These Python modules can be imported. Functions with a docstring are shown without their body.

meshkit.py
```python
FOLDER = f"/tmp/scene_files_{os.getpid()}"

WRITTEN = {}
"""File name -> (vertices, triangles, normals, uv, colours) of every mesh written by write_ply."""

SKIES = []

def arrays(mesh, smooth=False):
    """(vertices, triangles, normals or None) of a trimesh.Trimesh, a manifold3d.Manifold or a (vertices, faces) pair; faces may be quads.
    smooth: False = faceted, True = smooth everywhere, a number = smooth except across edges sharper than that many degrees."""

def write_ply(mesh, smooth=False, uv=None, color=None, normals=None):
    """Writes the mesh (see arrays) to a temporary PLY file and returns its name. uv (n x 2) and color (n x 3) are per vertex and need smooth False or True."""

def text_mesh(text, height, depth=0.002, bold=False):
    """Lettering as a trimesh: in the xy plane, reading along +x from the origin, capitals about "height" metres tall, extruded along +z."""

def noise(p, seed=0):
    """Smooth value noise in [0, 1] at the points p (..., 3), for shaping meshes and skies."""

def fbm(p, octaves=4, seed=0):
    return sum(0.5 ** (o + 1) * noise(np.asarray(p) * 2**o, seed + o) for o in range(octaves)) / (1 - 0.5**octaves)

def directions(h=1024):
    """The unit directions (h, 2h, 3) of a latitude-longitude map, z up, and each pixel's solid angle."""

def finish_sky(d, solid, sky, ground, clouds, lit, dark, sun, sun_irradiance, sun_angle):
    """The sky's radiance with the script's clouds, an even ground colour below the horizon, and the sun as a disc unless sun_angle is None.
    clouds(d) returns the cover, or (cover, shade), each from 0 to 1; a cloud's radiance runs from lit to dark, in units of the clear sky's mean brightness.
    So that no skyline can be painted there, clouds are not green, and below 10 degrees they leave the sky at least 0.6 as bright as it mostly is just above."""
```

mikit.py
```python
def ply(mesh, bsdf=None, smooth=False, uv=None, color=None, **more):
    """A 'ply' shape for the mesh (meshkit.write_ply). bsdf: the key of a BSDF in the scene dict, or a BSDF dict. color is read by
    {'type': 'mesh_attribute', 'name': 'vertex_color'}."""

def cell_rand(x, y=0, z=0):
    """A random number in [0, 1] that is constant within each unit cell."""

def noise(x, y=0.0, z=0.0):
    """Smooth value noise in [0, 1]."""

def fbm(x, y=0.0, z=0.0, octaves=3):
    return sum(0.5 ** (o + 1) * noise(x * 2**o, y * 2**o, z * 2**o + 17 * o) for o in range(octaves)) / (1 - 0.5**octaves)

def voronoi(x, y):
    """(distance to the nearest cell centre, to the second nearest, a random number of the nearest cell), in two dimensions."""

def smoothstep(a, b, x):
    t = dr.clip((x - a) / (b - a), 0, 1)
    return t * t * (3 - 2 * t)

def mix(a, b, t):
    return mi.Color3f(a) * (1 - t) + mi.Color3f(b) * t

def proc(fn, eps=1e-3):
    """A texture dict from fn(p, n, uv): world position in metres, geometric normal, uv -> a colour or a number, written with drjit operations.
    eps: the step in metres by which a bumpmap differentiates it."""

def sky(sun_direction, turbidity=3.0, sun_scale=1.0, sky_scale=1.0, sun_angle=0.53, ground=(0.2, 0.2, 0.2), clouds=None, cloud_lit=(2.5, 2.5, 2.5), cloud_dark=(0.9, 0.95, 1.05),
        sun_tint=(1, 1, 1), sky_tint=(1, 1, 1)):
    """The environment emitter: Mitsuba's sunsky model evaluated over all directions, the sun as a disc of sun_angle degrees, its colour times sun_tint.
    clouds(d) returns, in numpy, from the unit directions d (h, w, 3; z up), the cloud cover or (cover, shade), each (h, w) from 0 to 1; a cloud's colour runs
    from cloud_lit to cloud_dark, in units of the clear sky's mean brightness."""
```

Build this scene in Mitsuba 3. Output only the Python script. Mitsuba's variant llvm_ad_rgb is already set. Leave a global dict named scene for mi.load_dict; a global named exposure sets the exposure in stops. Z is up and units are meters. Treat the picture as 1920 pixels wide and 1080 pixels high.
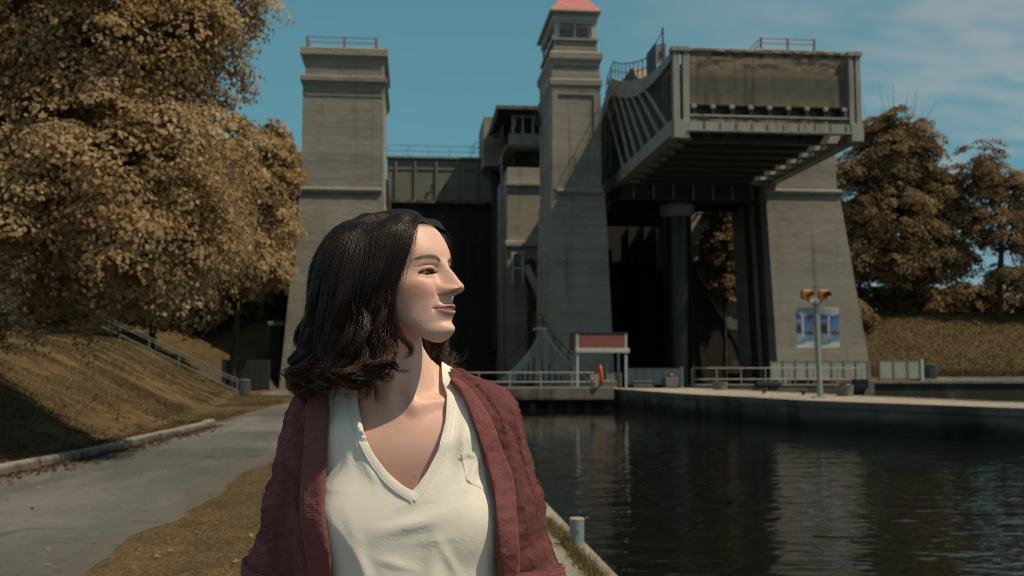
import math
import numpy as np, trimesh, manifold3d, drjit as dr, mitsuba as mi
import mikit, meshkit
from mikit import proc, noise, fbm, smoothstep, mix
from scipy.spatial import cKDTree
T = mi.ScalarTransform4f
scene, labels = {}, {}

# ---------------------------------------------------------------- camera, sky, exposure
exposure = 1.34
PITCH, YAW = math.radians(4.514), math.radians(5.544)
CAM = np.array([0.0, 0.0, 1.43])
FWD = np.array([math.sin(YAW) * math.cos(PITCH), math.cos(YAW) * math.cos(PITCH), math.sin(PITCH)])
scene['camera'] = dict(type='thinlens', fov=2 * math.degrees(math.atan(960 / 1900)), fov_axis='x', aperture_radius=0.0023,
                       focus_distance=1.62, near_clip=0.05, far_clip=3000.0,
                       to_world=T().look_at(origin=CAM.tolist(), target=(CAM + FWD).tolist(), up=[0, 0, 1]))
SUN = np.array([0.49, -0.29, 0.82])


def clouds(d):
    """a teal haze that thickens towards the horizon all round, and a bank of thin grey cloud"""
    x, y, z = d[..., 0], d[..., 1], d[..., 2]
    az = np.degrees(np.arctan2(x, y))
    zz = np.maximum(z, 0.03)
    q = np.stack([x / (zz + 0.25) * 2.2, y / (zz + 0.25) * 2.2, np.zeros_like(z)], -1)
    n = meshkit.fbm(q, 5, seed=5)
    fine = meshkit.fbm(q * np.array([5, 11, 1]), 4, seed=9)
    bank = np.clip((az - 9) / 28, 0, 1) * (az > 0) + np.clip((-62 - az) / 40, 0, 1) * (az <= 0)
    grey = bank * np.clip((n - 0.20) * 1.7 + (fine - 0.5) * 1.3, 0, 0.80)
    el = np.degrees(np.arcsin(np.clip(z, 0, 1)))
    haze = 0.90 * np.exp(-(el / 32.0) ** 2)
    cover = 1 - (1 - haze) * (1 - grey)
    return cover, np.clip(1 - grey / np.maximum(cover, 1e-3), 0, 1)


scene['sky'] = mikit.sky(SUN.tolist(), turbidity=2.6, sun_scale=0.93, sky_scale=0.62, ground=(0.16, 0.14, 0.10), clouds=clouds,
                         cloud_lit=(2.9, 3.05, 3.2), cloud_dark=(0.95, 2.45, 2.95), sun_tint=(1.0, 0.965, 0.89), sky_tint=(0.80, 1.15, 0.92))

# ---------------------------------------------------------------- helpers
used = {}


def new_key(base):
    n = used.get(base, -1) + 1
    used[base] = n
    return base if n == 0 else f'{base}_{n:03d}'


def thing(name, label, category, group=None):
    k = new_key(name)
    labels[k] = {'label': label, 'category': category}
    if group:
        labels[k]['group'] = group
    return k


def part(parent, name, mesh, bsdf, smooth=False, label=None, kind=None, **kw):
    k = new_key(f'{parent}__{name}') if parent else new_key(name)
    if isinstance(mesh, list):
        mesh = cat(mesh)
    scene[k] = mesh if isinstance(mesh, dict) else mikit.ply(mesh, bsdf, smooth, **kw)
    if label or kind:
        labels.setdefault(k, {})
        if label:
            labels[k]['label'] = label
        if kind:
            labels[k]['kind'] = kind
    return k


def structure(name, mesh, bsdf, smooth=False, label=None, **kw):
    k = part(None, name, mesh, bsdf, smooth, **kw)
    labels[k] = {'kind': 'structure'}
    if label:
        labels[k]['label'] = label
    return k


def stuff(name, mesh, bsdf, label, category, smooth=False, **kw):
    k = part(None, name, mesh, bsdf, smooth, **kw)
    labels[k] = {'kind': 'stuff', 'label': label, 'category': category}
    return k


def tm(v, f):
    f = np.asarray(f)
    if f.shape[1] == 4:
        f = np.vstack([f[:, [0, 1, 2]], f[:, [0, 2, 3]]])
    return trimesh.Trimesh(np.asarray(v, float), f, process=False)


def cat(ms):
    vs, fs, n = [], [], 0
    for m in ms:
        vs.append(np.asarray(m.vertices)); fs.append(np.asarray(m.faces) + n); n += len(vs[-1])
    return tm(np.vstack(vs), np.vstack(fs))


BOXF = np.array([[0, 3, 2, 1], [4, 5, 6, 7], [0, 1, 5, 4], [1, 2, 6, 5], [2, 3, 7, 6], [3, 0, 4, 7]])


def frus(a, b):
    """a, b: (x0, x1, y0, y1, z) bottom and top rectangles."""
    v = [[r[i], r[j], r[4]] for r in (a, b) for i, j in ((0, 2), (1, 2), (1, 3), (0, 3))]
    return tm(v, BOXF)


def box(x0, x1, y0, y1, z0, z1):
    return frus((x0, x1, y0, y1, z0), (x0, x1, y0, y1, z1))


def cbox(x0, x1, y0, y1, z0, z1, c=0.02):
    """box with chamfered edges"""
    p = np.array([[x, y, z] for x in (x0, x1) for y in (y0, y1) for z in (z0, z1)], float)
    s = np.array([[a, b, d] for a in (1, -1) for b in (1, -1) for d in (1, -1)], float) * c
    pts = np.vstack([p + s * np.array(m) for m in ((1, 1, 0), (1, 0, 1), (0, 1, 1))])
    h = manifold3d.Manifold.hull_points(pts).to_mesh()
    return tm(h.vert_properties[:, :3], h.tri_verts)


def loft(rings, close_top=True, close_bottom=True):
    """rings: list of (n,3) closed rings with equal n"""
    n = len(rings[0]); v = np.vstack(rings); f = []
    for k in range(len(rings) - 1):
        for i in range(n):
            j = (i + 1) % n
            f.append([k * n + i, k * n + j, (k + 1) * n + j, (k + 1) * n + i])
    m = tm(v, f); fs = [m.faces]
    if close_bottom:
        fs.append(np.array([[0, i + 1, i] for i in range(1, n - 1)]))
    if close_top:
        o = (len(rings) - 1) * n
        fs.append(np.array([[o, o + i, o + i + 1] for i in range(1, n - 1)]))
    return tm(v, np.vstack(fs))


def prism(poly, axis, a, b):
    """polygon of 2D points extruded along the axis from a to b. axis 'x': points are (y,z); 'y': (x,z); 'z': (x,y)"""
    import shapely
    p = shapely.Polygon(poly)
    m = trimesh.creation.extrude_polygon(p, abs(b - a), engine='earcut')
    v = np.asarray(m.vertices).copy(); lo = min(a, b); f = np.asarray(m.faces)
    if axis == 'z':
        w = np.c_[v[:, 0], v[:, 1], v[:, 2] + lo]
    elif axis == 'y':
        w = np.c_[v[:, 0], v[:, 2] + lo, v[:, 1]]; f = f[:, ::-1]
    else:
        w = np.c_[v[:, 2] + lo, v[:, 0], v[:, 1]]
    return tm(w, f)


def bar(p, q, w, h=None, up=(0, 0, 1)):
    """rectangular bar between two points"""
    p, q = np.asarray(p, float), np.asarray(q, float); h = h or w
    d = (q - p) / np.linalg.norm(q - p)
    s = np.cross(d, up)
    if np.linalg.norm(s) < 1e-3:
        s = np.cross(d, (1, 0, 0))
    s /= np.linalg.norm(s); t = np.cross(s, d)
    v = [e + s * a * w / 2 + t * b * h / 2 for e in (p, q) for a, b in ((-1, -1), (1, -1), (1, 1), (-1, 1))]
    return tm(v, BOXF)


def tube(pts, r, n=8, cap=True):
    pts = np.asarray(pts, float); r = np.broadcast_to(r, (len(pts),))
    t = np.gradient(pts, axis=0); t /= np.linalg.norm(t, axis=1, keepdims=True) + 1e-12
    ref = np.array([0, 0, 1.0]) if abs(t[:, 2]).mean() < 0.9 else np.array([1.0, 0, 0])
    a = np.cross(t, ref); a /= np.linalg.norm(a, axis=1, keepdims=True) + 1e-12
    b = np.cross(t, a); g = np.arange(n) / n * 2 * np.pi
    rings = [p + rr * (np.cos(g)[:, None] * aa + np.sin(g)[:, None] * bb) for p, rr, aa, bb in zip(pts, r, a, b)]
    m = loft(rings, cap, cap)
    return tm(m.vertices, m.faces[:, ::-1])


def lathe(profile, c=(0, 0, 0), n=24):
    """profile: (r,z) pairs from bottom to top"""
    g = np.arange(n) / n * 2 * np.pi
    rings = [np.c_[r * np.cos(g), r * np.sin(g), np.full(n, z)] + np.asarray(c) for r, z in profile]
    return loft(rings)


# ---------------------------------------------------------------- materials
def rgb(*c):
    return {'type': 'rgb', 'value': list(c)}


def prin(color, rough=0.7, **k):
    return {'type': 'twosided', 'bsdf': {'type': 'principled', 'base_color': rgb(*color) if isinstance(color, tuple) else color, 'roughness': rough, **k}}


def bumped(b, fn, scale=1.0, eps=1e-3):
    return {'type': 'twosided', 'bsdf': {'type': 'bumpmap', 'arbitrary': proc(fn, eps), 'scale': scale, 'bsdf': b['bsdf'] if b['type'] == 'twosided' else b}}


def concrete_color(p, n, uv):
    h = p.x + p.y * 0.7
    big = fbm(h * 0.25, p.z * 0.22, 1.3, octaves=3)
    grain = fbm(p.x * 2.1, p.y * 2.1, p.z * 5.0, octaves=4)
    lift = p.z * 0.83
    edge = dr.abs(lift - dr.round(lift))
    line = 1 - smoothstep(0.012, 0.05, edge + (fbm(h * 0.8, p.z * 0.4, 0.0, octaves=2) - 0.5) * 0.05)
    row = mikit.cell_rand(dr.floor(lift + 0.5), 3, 0)
    board = noise(h * 0.35, p.z * 9.0, 7.1)
    streak = smoothstep(0.56, 0.85, fbm(h * 2.3, p.z * 0.12, 4.7, octaves=3))
    v = 0.78 + 0.42 * (big - 0.5) + 0.36 * (grain - 0.5) + 0.16 * (row - 0.5) + 0.11 * (board - 0.5)
    v = v * (1 - 0.17 * line) * (1 - 0.36 * streak)
    return mix((0.325, 0.328, 0.286), (0.272, 0.263, 0.220), fbm(h * 0.6, p.z * 0.5, 8.0, octaves=2)) * v


def concrete_bump(p, n, uv):
    return 0.02 * fbm(p.x * 3, p.y * 3, p.z * 9, octaves=3)


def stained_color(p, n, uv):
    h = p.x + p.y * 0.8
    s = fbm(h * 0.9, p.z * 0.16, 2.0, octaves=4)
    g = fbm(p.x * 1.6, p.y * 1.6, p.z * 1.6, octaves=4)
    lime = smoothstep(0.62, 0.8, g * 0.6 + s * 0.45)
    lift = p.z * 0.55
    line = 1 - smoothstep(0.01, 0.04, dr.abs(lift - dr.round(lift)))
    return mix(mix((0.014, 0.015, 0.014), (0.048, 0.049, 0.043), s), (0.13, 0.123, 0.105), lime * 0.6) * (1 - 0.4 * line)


def quay_color(p, n, uv):
    g = fbm(p.x * 5, p.y * 5, p.z * 5, octaves=4)
    b = fbm(p.x * 0.7, p.y * 0.7, p.z * 2.0, octaves=3)
    wet = smoothstep(0.05, -0.5, p.z + (b - 0.5) * 0.5)
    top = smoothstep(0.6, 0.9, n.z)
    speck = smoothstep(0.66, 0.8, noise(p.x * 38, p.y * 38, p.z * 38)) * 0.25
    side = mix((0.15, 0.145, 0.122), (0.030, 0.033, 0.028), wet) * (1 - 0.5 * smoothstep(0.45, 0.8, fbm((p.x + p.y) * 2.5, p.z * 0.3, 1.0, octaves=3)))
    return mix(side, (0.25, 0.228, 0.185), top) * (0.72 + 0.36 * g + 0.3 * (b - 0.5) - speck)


def grass_color(p, n, uv):
    a = fbm(p.x * 0.35, p.y * 0.35, 0.4, octaves=4)
    b = fbm(p.x * 3.1, p.y * 3.1, 3.4, octaves=4)
    c = noise(p.x * 45, p.y * 45, p.z * 45)
    k = mix((0.060, 0.044, 0.024), (0.118, 0.088, 0.047), smoothstep(0.25, 0.75, 0.45 * a + 0.55 * b))
    k = mix(k, (0.050, 0.042, 0.020), smoothstep(0.52, 0.7, a) * 0.6)
    return k * (0.72 + 0.56 * c)


def grass_bump(p, n, uv):
    return 0.03 * noise(p.x * 26, p.y * 26, p.z * 26) + 0.06 * fbm(p.x * 4, p.y * 4, p.z * 4, octaves=3)


def asphalt_color(p, n, uv):
    a = fbm(p.x * 0.5, p.y * 0.28, 1.0, octaves=4)
    g = noise(p.x * 90, p.y * 90, 0.5)
    g2 = fbm(p.x * 14, p.y * 14, 0.0, octaves=3)
    w = fbm(p.x * 1.3, p.y * 0.35, 6.0, octaves=3)
    crack = smoothstep(0.018, 0.004, dr.abs(fbm(p.x * 0.55, p.y * 0.33, 9.0, octaves=4) - 0.5)) * smoothstep(0.45, 0.6, a)
    edge = smoothstep(0.55, 0.0, dr.minimum(dr.abs(p.x + 2.28), dr.abs(p.x + 5.1)) + (g2 - 0.5) * 0.5)
    c = mix((0.072, 0.077, 0.073), (0.112, 0.116, 0.109), smoothstep(0.3, 0.7, a)) * (0.74 + 0.36 * g + 0.45 * (g2 - 0.5)) * (1 - 0.28 * smoothstep(0.5, 0.75, w))
    c = c * (1 - 0.45 * crack)
    return mix(c, (0.085, 0.062, 0.042), edge * 0.55 * smoothstep(0.35, 0.6, g2))


def panel_color(p, n, uv):
    z = p.z
    u = p.x
    n1 = fbm(u * 0.8, z * 2.5, 0.0, octaves=4)
    n2 = fbm(u * 2.6, z * 5.0, 5.0, octaves=4)
    top = smoothstep(18.55, 18.9, z + (n2 - 0.5) * 0.5)
    crust = smoothstep(0.42, 0.62, n2 * 0.6 + n1 * 0.5)
    c = mix((0.15, 0.125, 0.088), (0.088, 0.095, 0.085), smoothstep(0.1, 0.9, 0.5 * n1 + 0.55 * smoothstep(16.6, 17.6, z) * smoothstep(18.9, 18.1, z)))
    band = smoothstep(18.2, 18.4, z + (n1 - 0.5) * 0.2) * (1 - top)
    c = mix(c, (0.17, 0.135, 0.09), band * 0.8)
    c = mix(c, mix((0.07, 0.066, 0.055), (0.20, 0.168, 0.125), crust), top)
    streak = smoothstep(0.55, 0.8, fbm(u * 4.5, z * 0.3, 2.0, octaves=3))
    return c * (1 - 0.35 * streak) * (0.8 + 0.4 * n2)


def crust_color(p, n, uv):
    g = fbm(p.x * 4, p.y * 4, p.z * 6, octaves=4)
    return mix((0.06, 0.054, 0.045), (0.23, 0.195, 0.15), smoothstep(0.42, 0.7, g)) * (0.7 + 0.5 * noise(p.x * 11, p.y * 11, p.z * 11))


def steel_color(p, n, uv):
    g = fbm(p.x * 1.2, p.y * 1.2, p.z * 0.6, octaves=4)
    st = smoothstep(0.55, 0.8, fbm((p.x + p.y) * 3.0, p.z * 0.4, 3.0, octaves=3))
    return mix(mix((0.20, 0.225, 0.20), (0.285, 0.30, 0.265), g), (0.10, 0.062, 0.036), st * 0.45)


def bark_color(p, n, uv):
    g = fbm(p.x * 9, p.y * 9, p.z * 1.6, octaves=4)
    return mix((0.018, 0.014, 0.010), (0.085, 0.066, 0.048), g)


def bark_bump(p, n, uv):
    return 0.04 * fbm(p.x * 12, p.y * 12, p.z * 2.0, octaves=3)


def water_bump(p, n, uv):
    near = smoothstep(52.0, 12.0, p.y) * 0.62 + 0.10
    calm = smoothstep(0.30, 0.62, fbm(p.x * 0.16 + 3.0, p.y * 0.11, 2.0, octaves=2) + 0.10 * smoothstep(3.0, 9.0, p.x))
    a = fbm(p.x * 0.9 + 0.5 * noise(p.x * 0.5, p.y * 0.8, 3.0), p.y * 2.4, 0.3, octaves=4)
    b = fbm(p.x * 2.6, p.y * 6.5, 4.1, octaves=3)
    return near * (0.25 + 0.75 * calm) * (0.055 * a + 0.016 * b)


def banner_color(p, n, uv):
    # sail boat banner: uv.x across, uv.y up; white bands, blue sky with cloud, dark trees, hull and mast
    u, v = uv.x, uv.y
    nz = fbm(u * 4, v * 7, 2.0, octaves=4)
    c = mix((0.06, 0.13, 0.30), (0.02, 0.05, 0.17), smoothstep(0.55, 0.9, v))
    c = mix(c, (0.22, 0.30, 0.40), smoothstep(0.56, 0.8, nz) * smoothstep(0.3, 0.5, v) * smoothstep(0.95, 0.6, v))
    trees = smoothstep(0.02, 0.0, dr.sqrt(dr.square((u - 0.18) / 1.3) + dr.square((v - 0.48) / 1.0)) - 0.14 + (nz - 0.5) * 0.12)
    c = mix(c, (0.010, 0.018, 0.018), trees)
    bank = smoothstep(0.02, 0.0, dr.abs(v - 0.40 + 0.06 * u) - 0.05 + (nz - 0.5) * 0.06) * smoothstep(0.25, 0.35, u)
    c = mix(c, (0.03, 0.045, 0.055), bank)
    c = mix(c, (0.07, 0.17, 0.27), smoothstep(0.34, 0.30, v) * 0.9)
    c = mix(c, (0.25, 0.38, 0.46), smoothstep(0.5, 0.62, fbm(u * 5, v * 22, 1.0, octaves=2)) * smoothstep(0.3, 0.2, v) * 0.7)
    hull = smoothstep(0.03, 0.0, dr.abs(v - 0.29 - 0.22 * dr.square(u - 0.3)) - 0.045) * smoothstep(0.60, 0.52, u) * smoothstep(0.02, 0.1, u)
    c = mix(c, (0.20, 0.23, 0.25), hull)
    mast = smoothstep(0.03, 0.015, dr.abs(u - 0.40)) * smoothstep(0.86, 0.84, v) * smoothstep(0.28, 0.32, v)
    c = mix(c, (0.6, 0.64, 0.66), mast)
    c = mix(c, (0.25, 0.30, 0.33), smoothstep(0.865, 0.88, v + 0.05 * dr.sin(u * 2.5)))
    return mix(c, (0.42, 0.43, 0.41), smoothstep(0.125, 0.10, v + 0.04 * dr.cos(u * 3)))


def sign_color(p, n, uv):
    k = smoothstep(0.50, 0.56, fbm(uv.x * 3.2, uv.y * 9.0, 2.0, octaves=2)) * smoothstep(0.12, 0.2, uv.x) * smoothstep(0.88, 0.8, uv.x)
    return mix((0.55, 0.53, 0.5), (0.42, 0.03, 0.03), k)


def roof_color(p, n, uv):
    return mix((0.42, 0.13, 0.12), (0.50, 0.20, 0.175), fbm(p.x * 1.2, p.y * 1.2, p.z * 4.0, octaves=3))


VC = {'type': 'mesh_attribute', 'name': 'vertex_color'}
scene.update({
    'm_concrete': bumped(prin(proc(concrete_color), 0.92, specular=0.2), concrete_bump),
    'm_stained': prin(proc(stained_color), 0.85, specular=0.2),
    'm_quay': prin(proc(quay_color), 0.9, specular=0.2),
    'm_ground': bumped(prin(proc(grass_color), 0.95, specular=0.1), grass_bump),
    'm_asphalt': prin(proc(asphalt_color), 0.9, specular=0.2),
    'm_panel': prin(proc(panel_color), 0.85, specular=0.2),
    'm_crust': prin(proc(crust_color), 0.95, specular=0.1),
    'm_steel': prin(proc(steel_color), 0.55, specular=0.4),
    'm_darksteel': prin((0.022, 0.025, 0.025), 0.5),
    'm_black': prin((0.006, 0.0065, 0.007), 0.4),
    'm_red': prin((0.26, 0.075, 0.062), 0.6),
    'm_board': prin((0.20, 0.060, 0.058), 0.65),
    'm_white': prin((0.36, 0.385, 0.36), 0.65),
    'm_gatepanel': prin(proc(lambda p, n, uv: mix((0.10, 0.115, 0.095), (0.15, 0.16, 0.13), fbm(p.x * 0.9, p.z * 0.35, 1.0, octaves=4))), 0.7),
    'm_web': prin((0.050, 0.060, 0.054), 0.7),
    'm_fence': prin(proc(lambda p, n, uv: mix((0.20, 0.225, 0.20), (0.31, 0.325, 0.29), fbm(p.x * 1.7, p.z * 1.3, 1.0, octaves=3))), 0.7),
    'm_rail': prin((0.30, 0.275, 0.22), 0.55),
    'm_bluerail': prin((0.028, 0.05, 0.065), 0.5),
    'm_greyrail': prin((0.105, 0.13, 0.13), 0.55),
    'm_beam': prin((0.085, 0.096, 0.088), 0.6),
    'm_galv': prin((0.22, 0.26, 0.255), 0.45, specular=0.5),
    'm_yellow': prin((0.48, 0.20, 0.035), 0.45),
    'm_orange': prin((0.62, 0.09, 0.03), 0.5),
    'm_banner': prin(proc(banner_color), 0.6),
    'm_sign': prin(proc(sign_color), 0.6),
    'm_roof': prin(proc(roof_color), 0.7),
    'm_bin': prin((0.075, 0.085, 0.085), 0.6),
    'm_planter': prin(proc(lambda p, n, uv: mix((0.11, 0.115, 0.11), (0.20, 0.20, 0.185), fbm(p.x * 6, p.y * 6, p.z * 6, octaves=3))), 0.8),
    'm_post': prin((0.17, 0.235, 0.235), 0.4, specular=0.5),
    'm_postcap': prin((0.30, 0.25, 0.19), 0.7),
    'm_glass': {'type': 'thindielectric', 'int_ior': 1.33},
    'm_room_dark': prin((0.012, 0.013, 0.015), 0.9),  # near black that stands for the dimness behind the glass
    'm_bark': bumped(prin(proc(bark_color), 0.95, specular=0.1), bark_bump),
    'm_leaf': {'type': 'twosided', 'bsdf': {'type': 'principled', 'base_color': VC, 'roughness': 0.6, 'specular': 0.25}},
    'm_blade': {'type': 'twosided', 'bsdf': {'type': 'principled', 'base_color': VC, 'roughness': 0.9, 'specular': 0.1}},
    'm_water': {'type': 'bumpmap', 'arbitrary': proc(water_bump, 0.01), 'scale': 1.0,
                'bsdf': {'type': 'plastic', 'int_ior': 1.33, 'diffuse_reflectance': rgb(0.007, 0.010, 0.008), 'nonlinear': False}},
})
# thin leaves let some light through
scene['m_leaf'] = {'type': 'principledthin', 'base_color': VC, 'roughness': 0.55, 'diff_trans': 0.9, 'spec_trans': 0.0, 'eta': 1.35}

# ---------------------------------------------------------------- setting: ground, path, kerb, quay, pier, water
WZ = -0.72


def ss(t):
    t = np.clip(t, 0, 1)
    return t * t * (3 - 2 * t)


def kerb_x(y):
    return np.interp(y, [0, 13.6, 17, 26, 55], [-5.95, -5.54, -5.25, -5.0, -5.15])


def ground_h(x, y):
    x, y = np.asarray(x, float), np.asarray(y, float)
    toe = np.where(y < 22, kerb_x(y) - 0.30, np.interp(y, [22, 30, 55], [-5.3, -6.2, -9.4]))
    W = np.interp(y, [10, 25, 56], [4.6, 5.0, 6.6])
    H = np.interp(y, [0, 12, 22, 56], [1.6, 1.75, 2.05, 3.0])
    t = np.clip((toe - x) / W, 0, 2.5)
    near = H * np.where(t < 1, 0.55 * t + 0.45 * ss(t), 1.0) + 0.03 * np.maximum(0, toe - x - W)
    near = near * ss((61.5 - y) / 4.5) + 0.06 * ss((toe - x) / 0.5) * ss((61.5 - y) / 4.5)
    near = np.maximum(near, 0.105 * ss((kerb_x(y) - 0.10 - x) / 0.09) * (y < 26.3))
    far = 5.6 * ss((y - 66) / 15.0) * ss((-8.9 - x) / 1.2) + 3.5 * ss((-14 - x) / 6.0) * ss((y - 58) / 6.0) * (1 - ss((y - 66) / 15.0))
    z = near + far
    # right side: level strip beyond the far wall, then a grass bank
    r = np.where((x > 26.4) & (y > 62.4), 0.56 + 0.45 * ss((y - 63) / 15.0) + 5.7 * ss((y - 78) / 16.0) * ss((x - 29) / 6.0), 0.0)
    z = np.where(x > 26.4, r, z)
    up = (y > 97) & (x > -9) & (x < 33)
    z = np.where(up, 16.5, z)
    wig = 0.10 * (meshkit.fbm(np.stack([x * 0.5, y * 0.5, x * 0], -1), 3, seed=3) - 0.5) * ss((np.abs(z) - 0.15) / 0.5)
    z = z + np.where(up, 0, wig * 0.45)
    water = ((x > 1.0) & (y < 54.4)) | ((x > 10.6) & (y < 62.2)) | ((y < 97.2) & (y > 54) & (((x > -2.0) & (x < 9.9)) | ((x > 13.6) & (x < 25.2))))
    water &= (y > -60) & (x < 90)
    return np.where(water, -3.0, z)


gx = np.unique(np.r_[np.linspace(-900, -60, 15), np.arange(-60, -20, 2.5), np.arange(-20, -6.4, 0.3), np.arange(-6.4, -4.7, 0.07), np.arange(-4.7, -1.9, 0.3), np.arange(-1.9, 1.2, 0.45), 0.95, 1.05, np.arange(1.5, 26, 2.0), 26.35, 26.45, np.arange(27, 62, 1.1), np.linspace(62, 900, 16)])
gy = np.unique(np.r_[np.linspace(-400, -5, 12), np.arange(-4, 30, 0.4), np.arange(30, 100, 0.8), 62.35, 62.45, 96.9, 97.1, np.linspace(101, 1600, 22)])
GX, GY = np.meshgrid(gx, gy, indexing='ij')
V = np.stack([GX, GY, ground_h(GX, GY)], -1).reshape(-1, 3)
ni, nj = GX.shape
I, J = np.meshgrid(np.arange(ni - 1), np.arange(nj - 1), indexing='ij')
Q = np.stack([I * nj + J, (I + 1) * nj + J, (I + 1) * nj + J + 1, I * nj + J + 1], -1).reshape(-1, 4)
structure('ground', tm(V, Q), 'm_ground', smooth=True)

# path: one sheet with wandering edges
ys = np.r_[np.arange(-8, 40, 0.35), np.arange(40, 70.1, 1.0)]
wob = meshkit.fbm(np.c_[ys * 0.9, ys * 0, ys * 0], 4, seed=2) - 0.5
wob2 = meshkit.fbm(np.c_[ys * 0.9, ys * 0 + 9, ys * 0], 4, seed=4) - 0.5
xr = np.interp(ys, [0, 10, 30, 70], [-2.42, -2.26, -2.12, -2.0]) + wob * 0.42
xl = np.where(ys < 26, kerb_x(ys) + 0.03, -5.15 + wob2 * 0.5 * (ys > 27)) - np.interp(ys, [52, 57, 70], [0, 3.4, 3.6])
cols = np.linspace(0, 1, 9)
V = np.stack([xl[:, None] + (xr - xl)[:, None] * cols, np.repeat(ys[:, None], 9, 1), np.full((len(ys), 9), 0.005)], -1).reshape(-1, 3)
I, J = np.meshgrid(np.arange(len(ys) - 1), np.arange(8), indexing='ij')
structure('path', tm(V, np.stack([I * 9 + J, I * 9 + J + 1, (I + 1) * 9 + J + 1, (I + 1) * 9 + J], -1).reshape(-1, 4)), 'm_asphalt', smooth=True)

# kerb of separate stones
rng = np.random.default_rng(11)
kerb = new_key('kerb')
labels[kerb] = {'kind': 'structure'}
y = 5.0
while y < 25.6:
    L = rng.uniform(1.3, 2.5) if y < 21 else rng.uniform(0.8, 1.4)
    y1 = min(y + L, 26.2)
    xa, xb = float(kerb_x(y)), float(kerb_x(y1))
    dx = rng.normal(0, 0.018)
    m = cbox(-0.12, 0.09, 0, 1, -0.2, 0.128 + rng.normal(0, 0.007), 0.03)
    v = np.asarray(m.vertices).copy()
    yy = v[:, 1].copy()
    v[:, 0] += xa + (xb - xa) * yy + dx
    v[:, 1] = y + 0.02 + (y1 - y - 0.035) * yy
    v[:, 2] += rng.normal(0, 0.012) * yy + 0.012 * (meshkit.noise(v * 3, 3) - 0.5)
    part(kerb, 'stone', tm(v, m.faces), 'm_quay')
    y = y1

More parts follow.
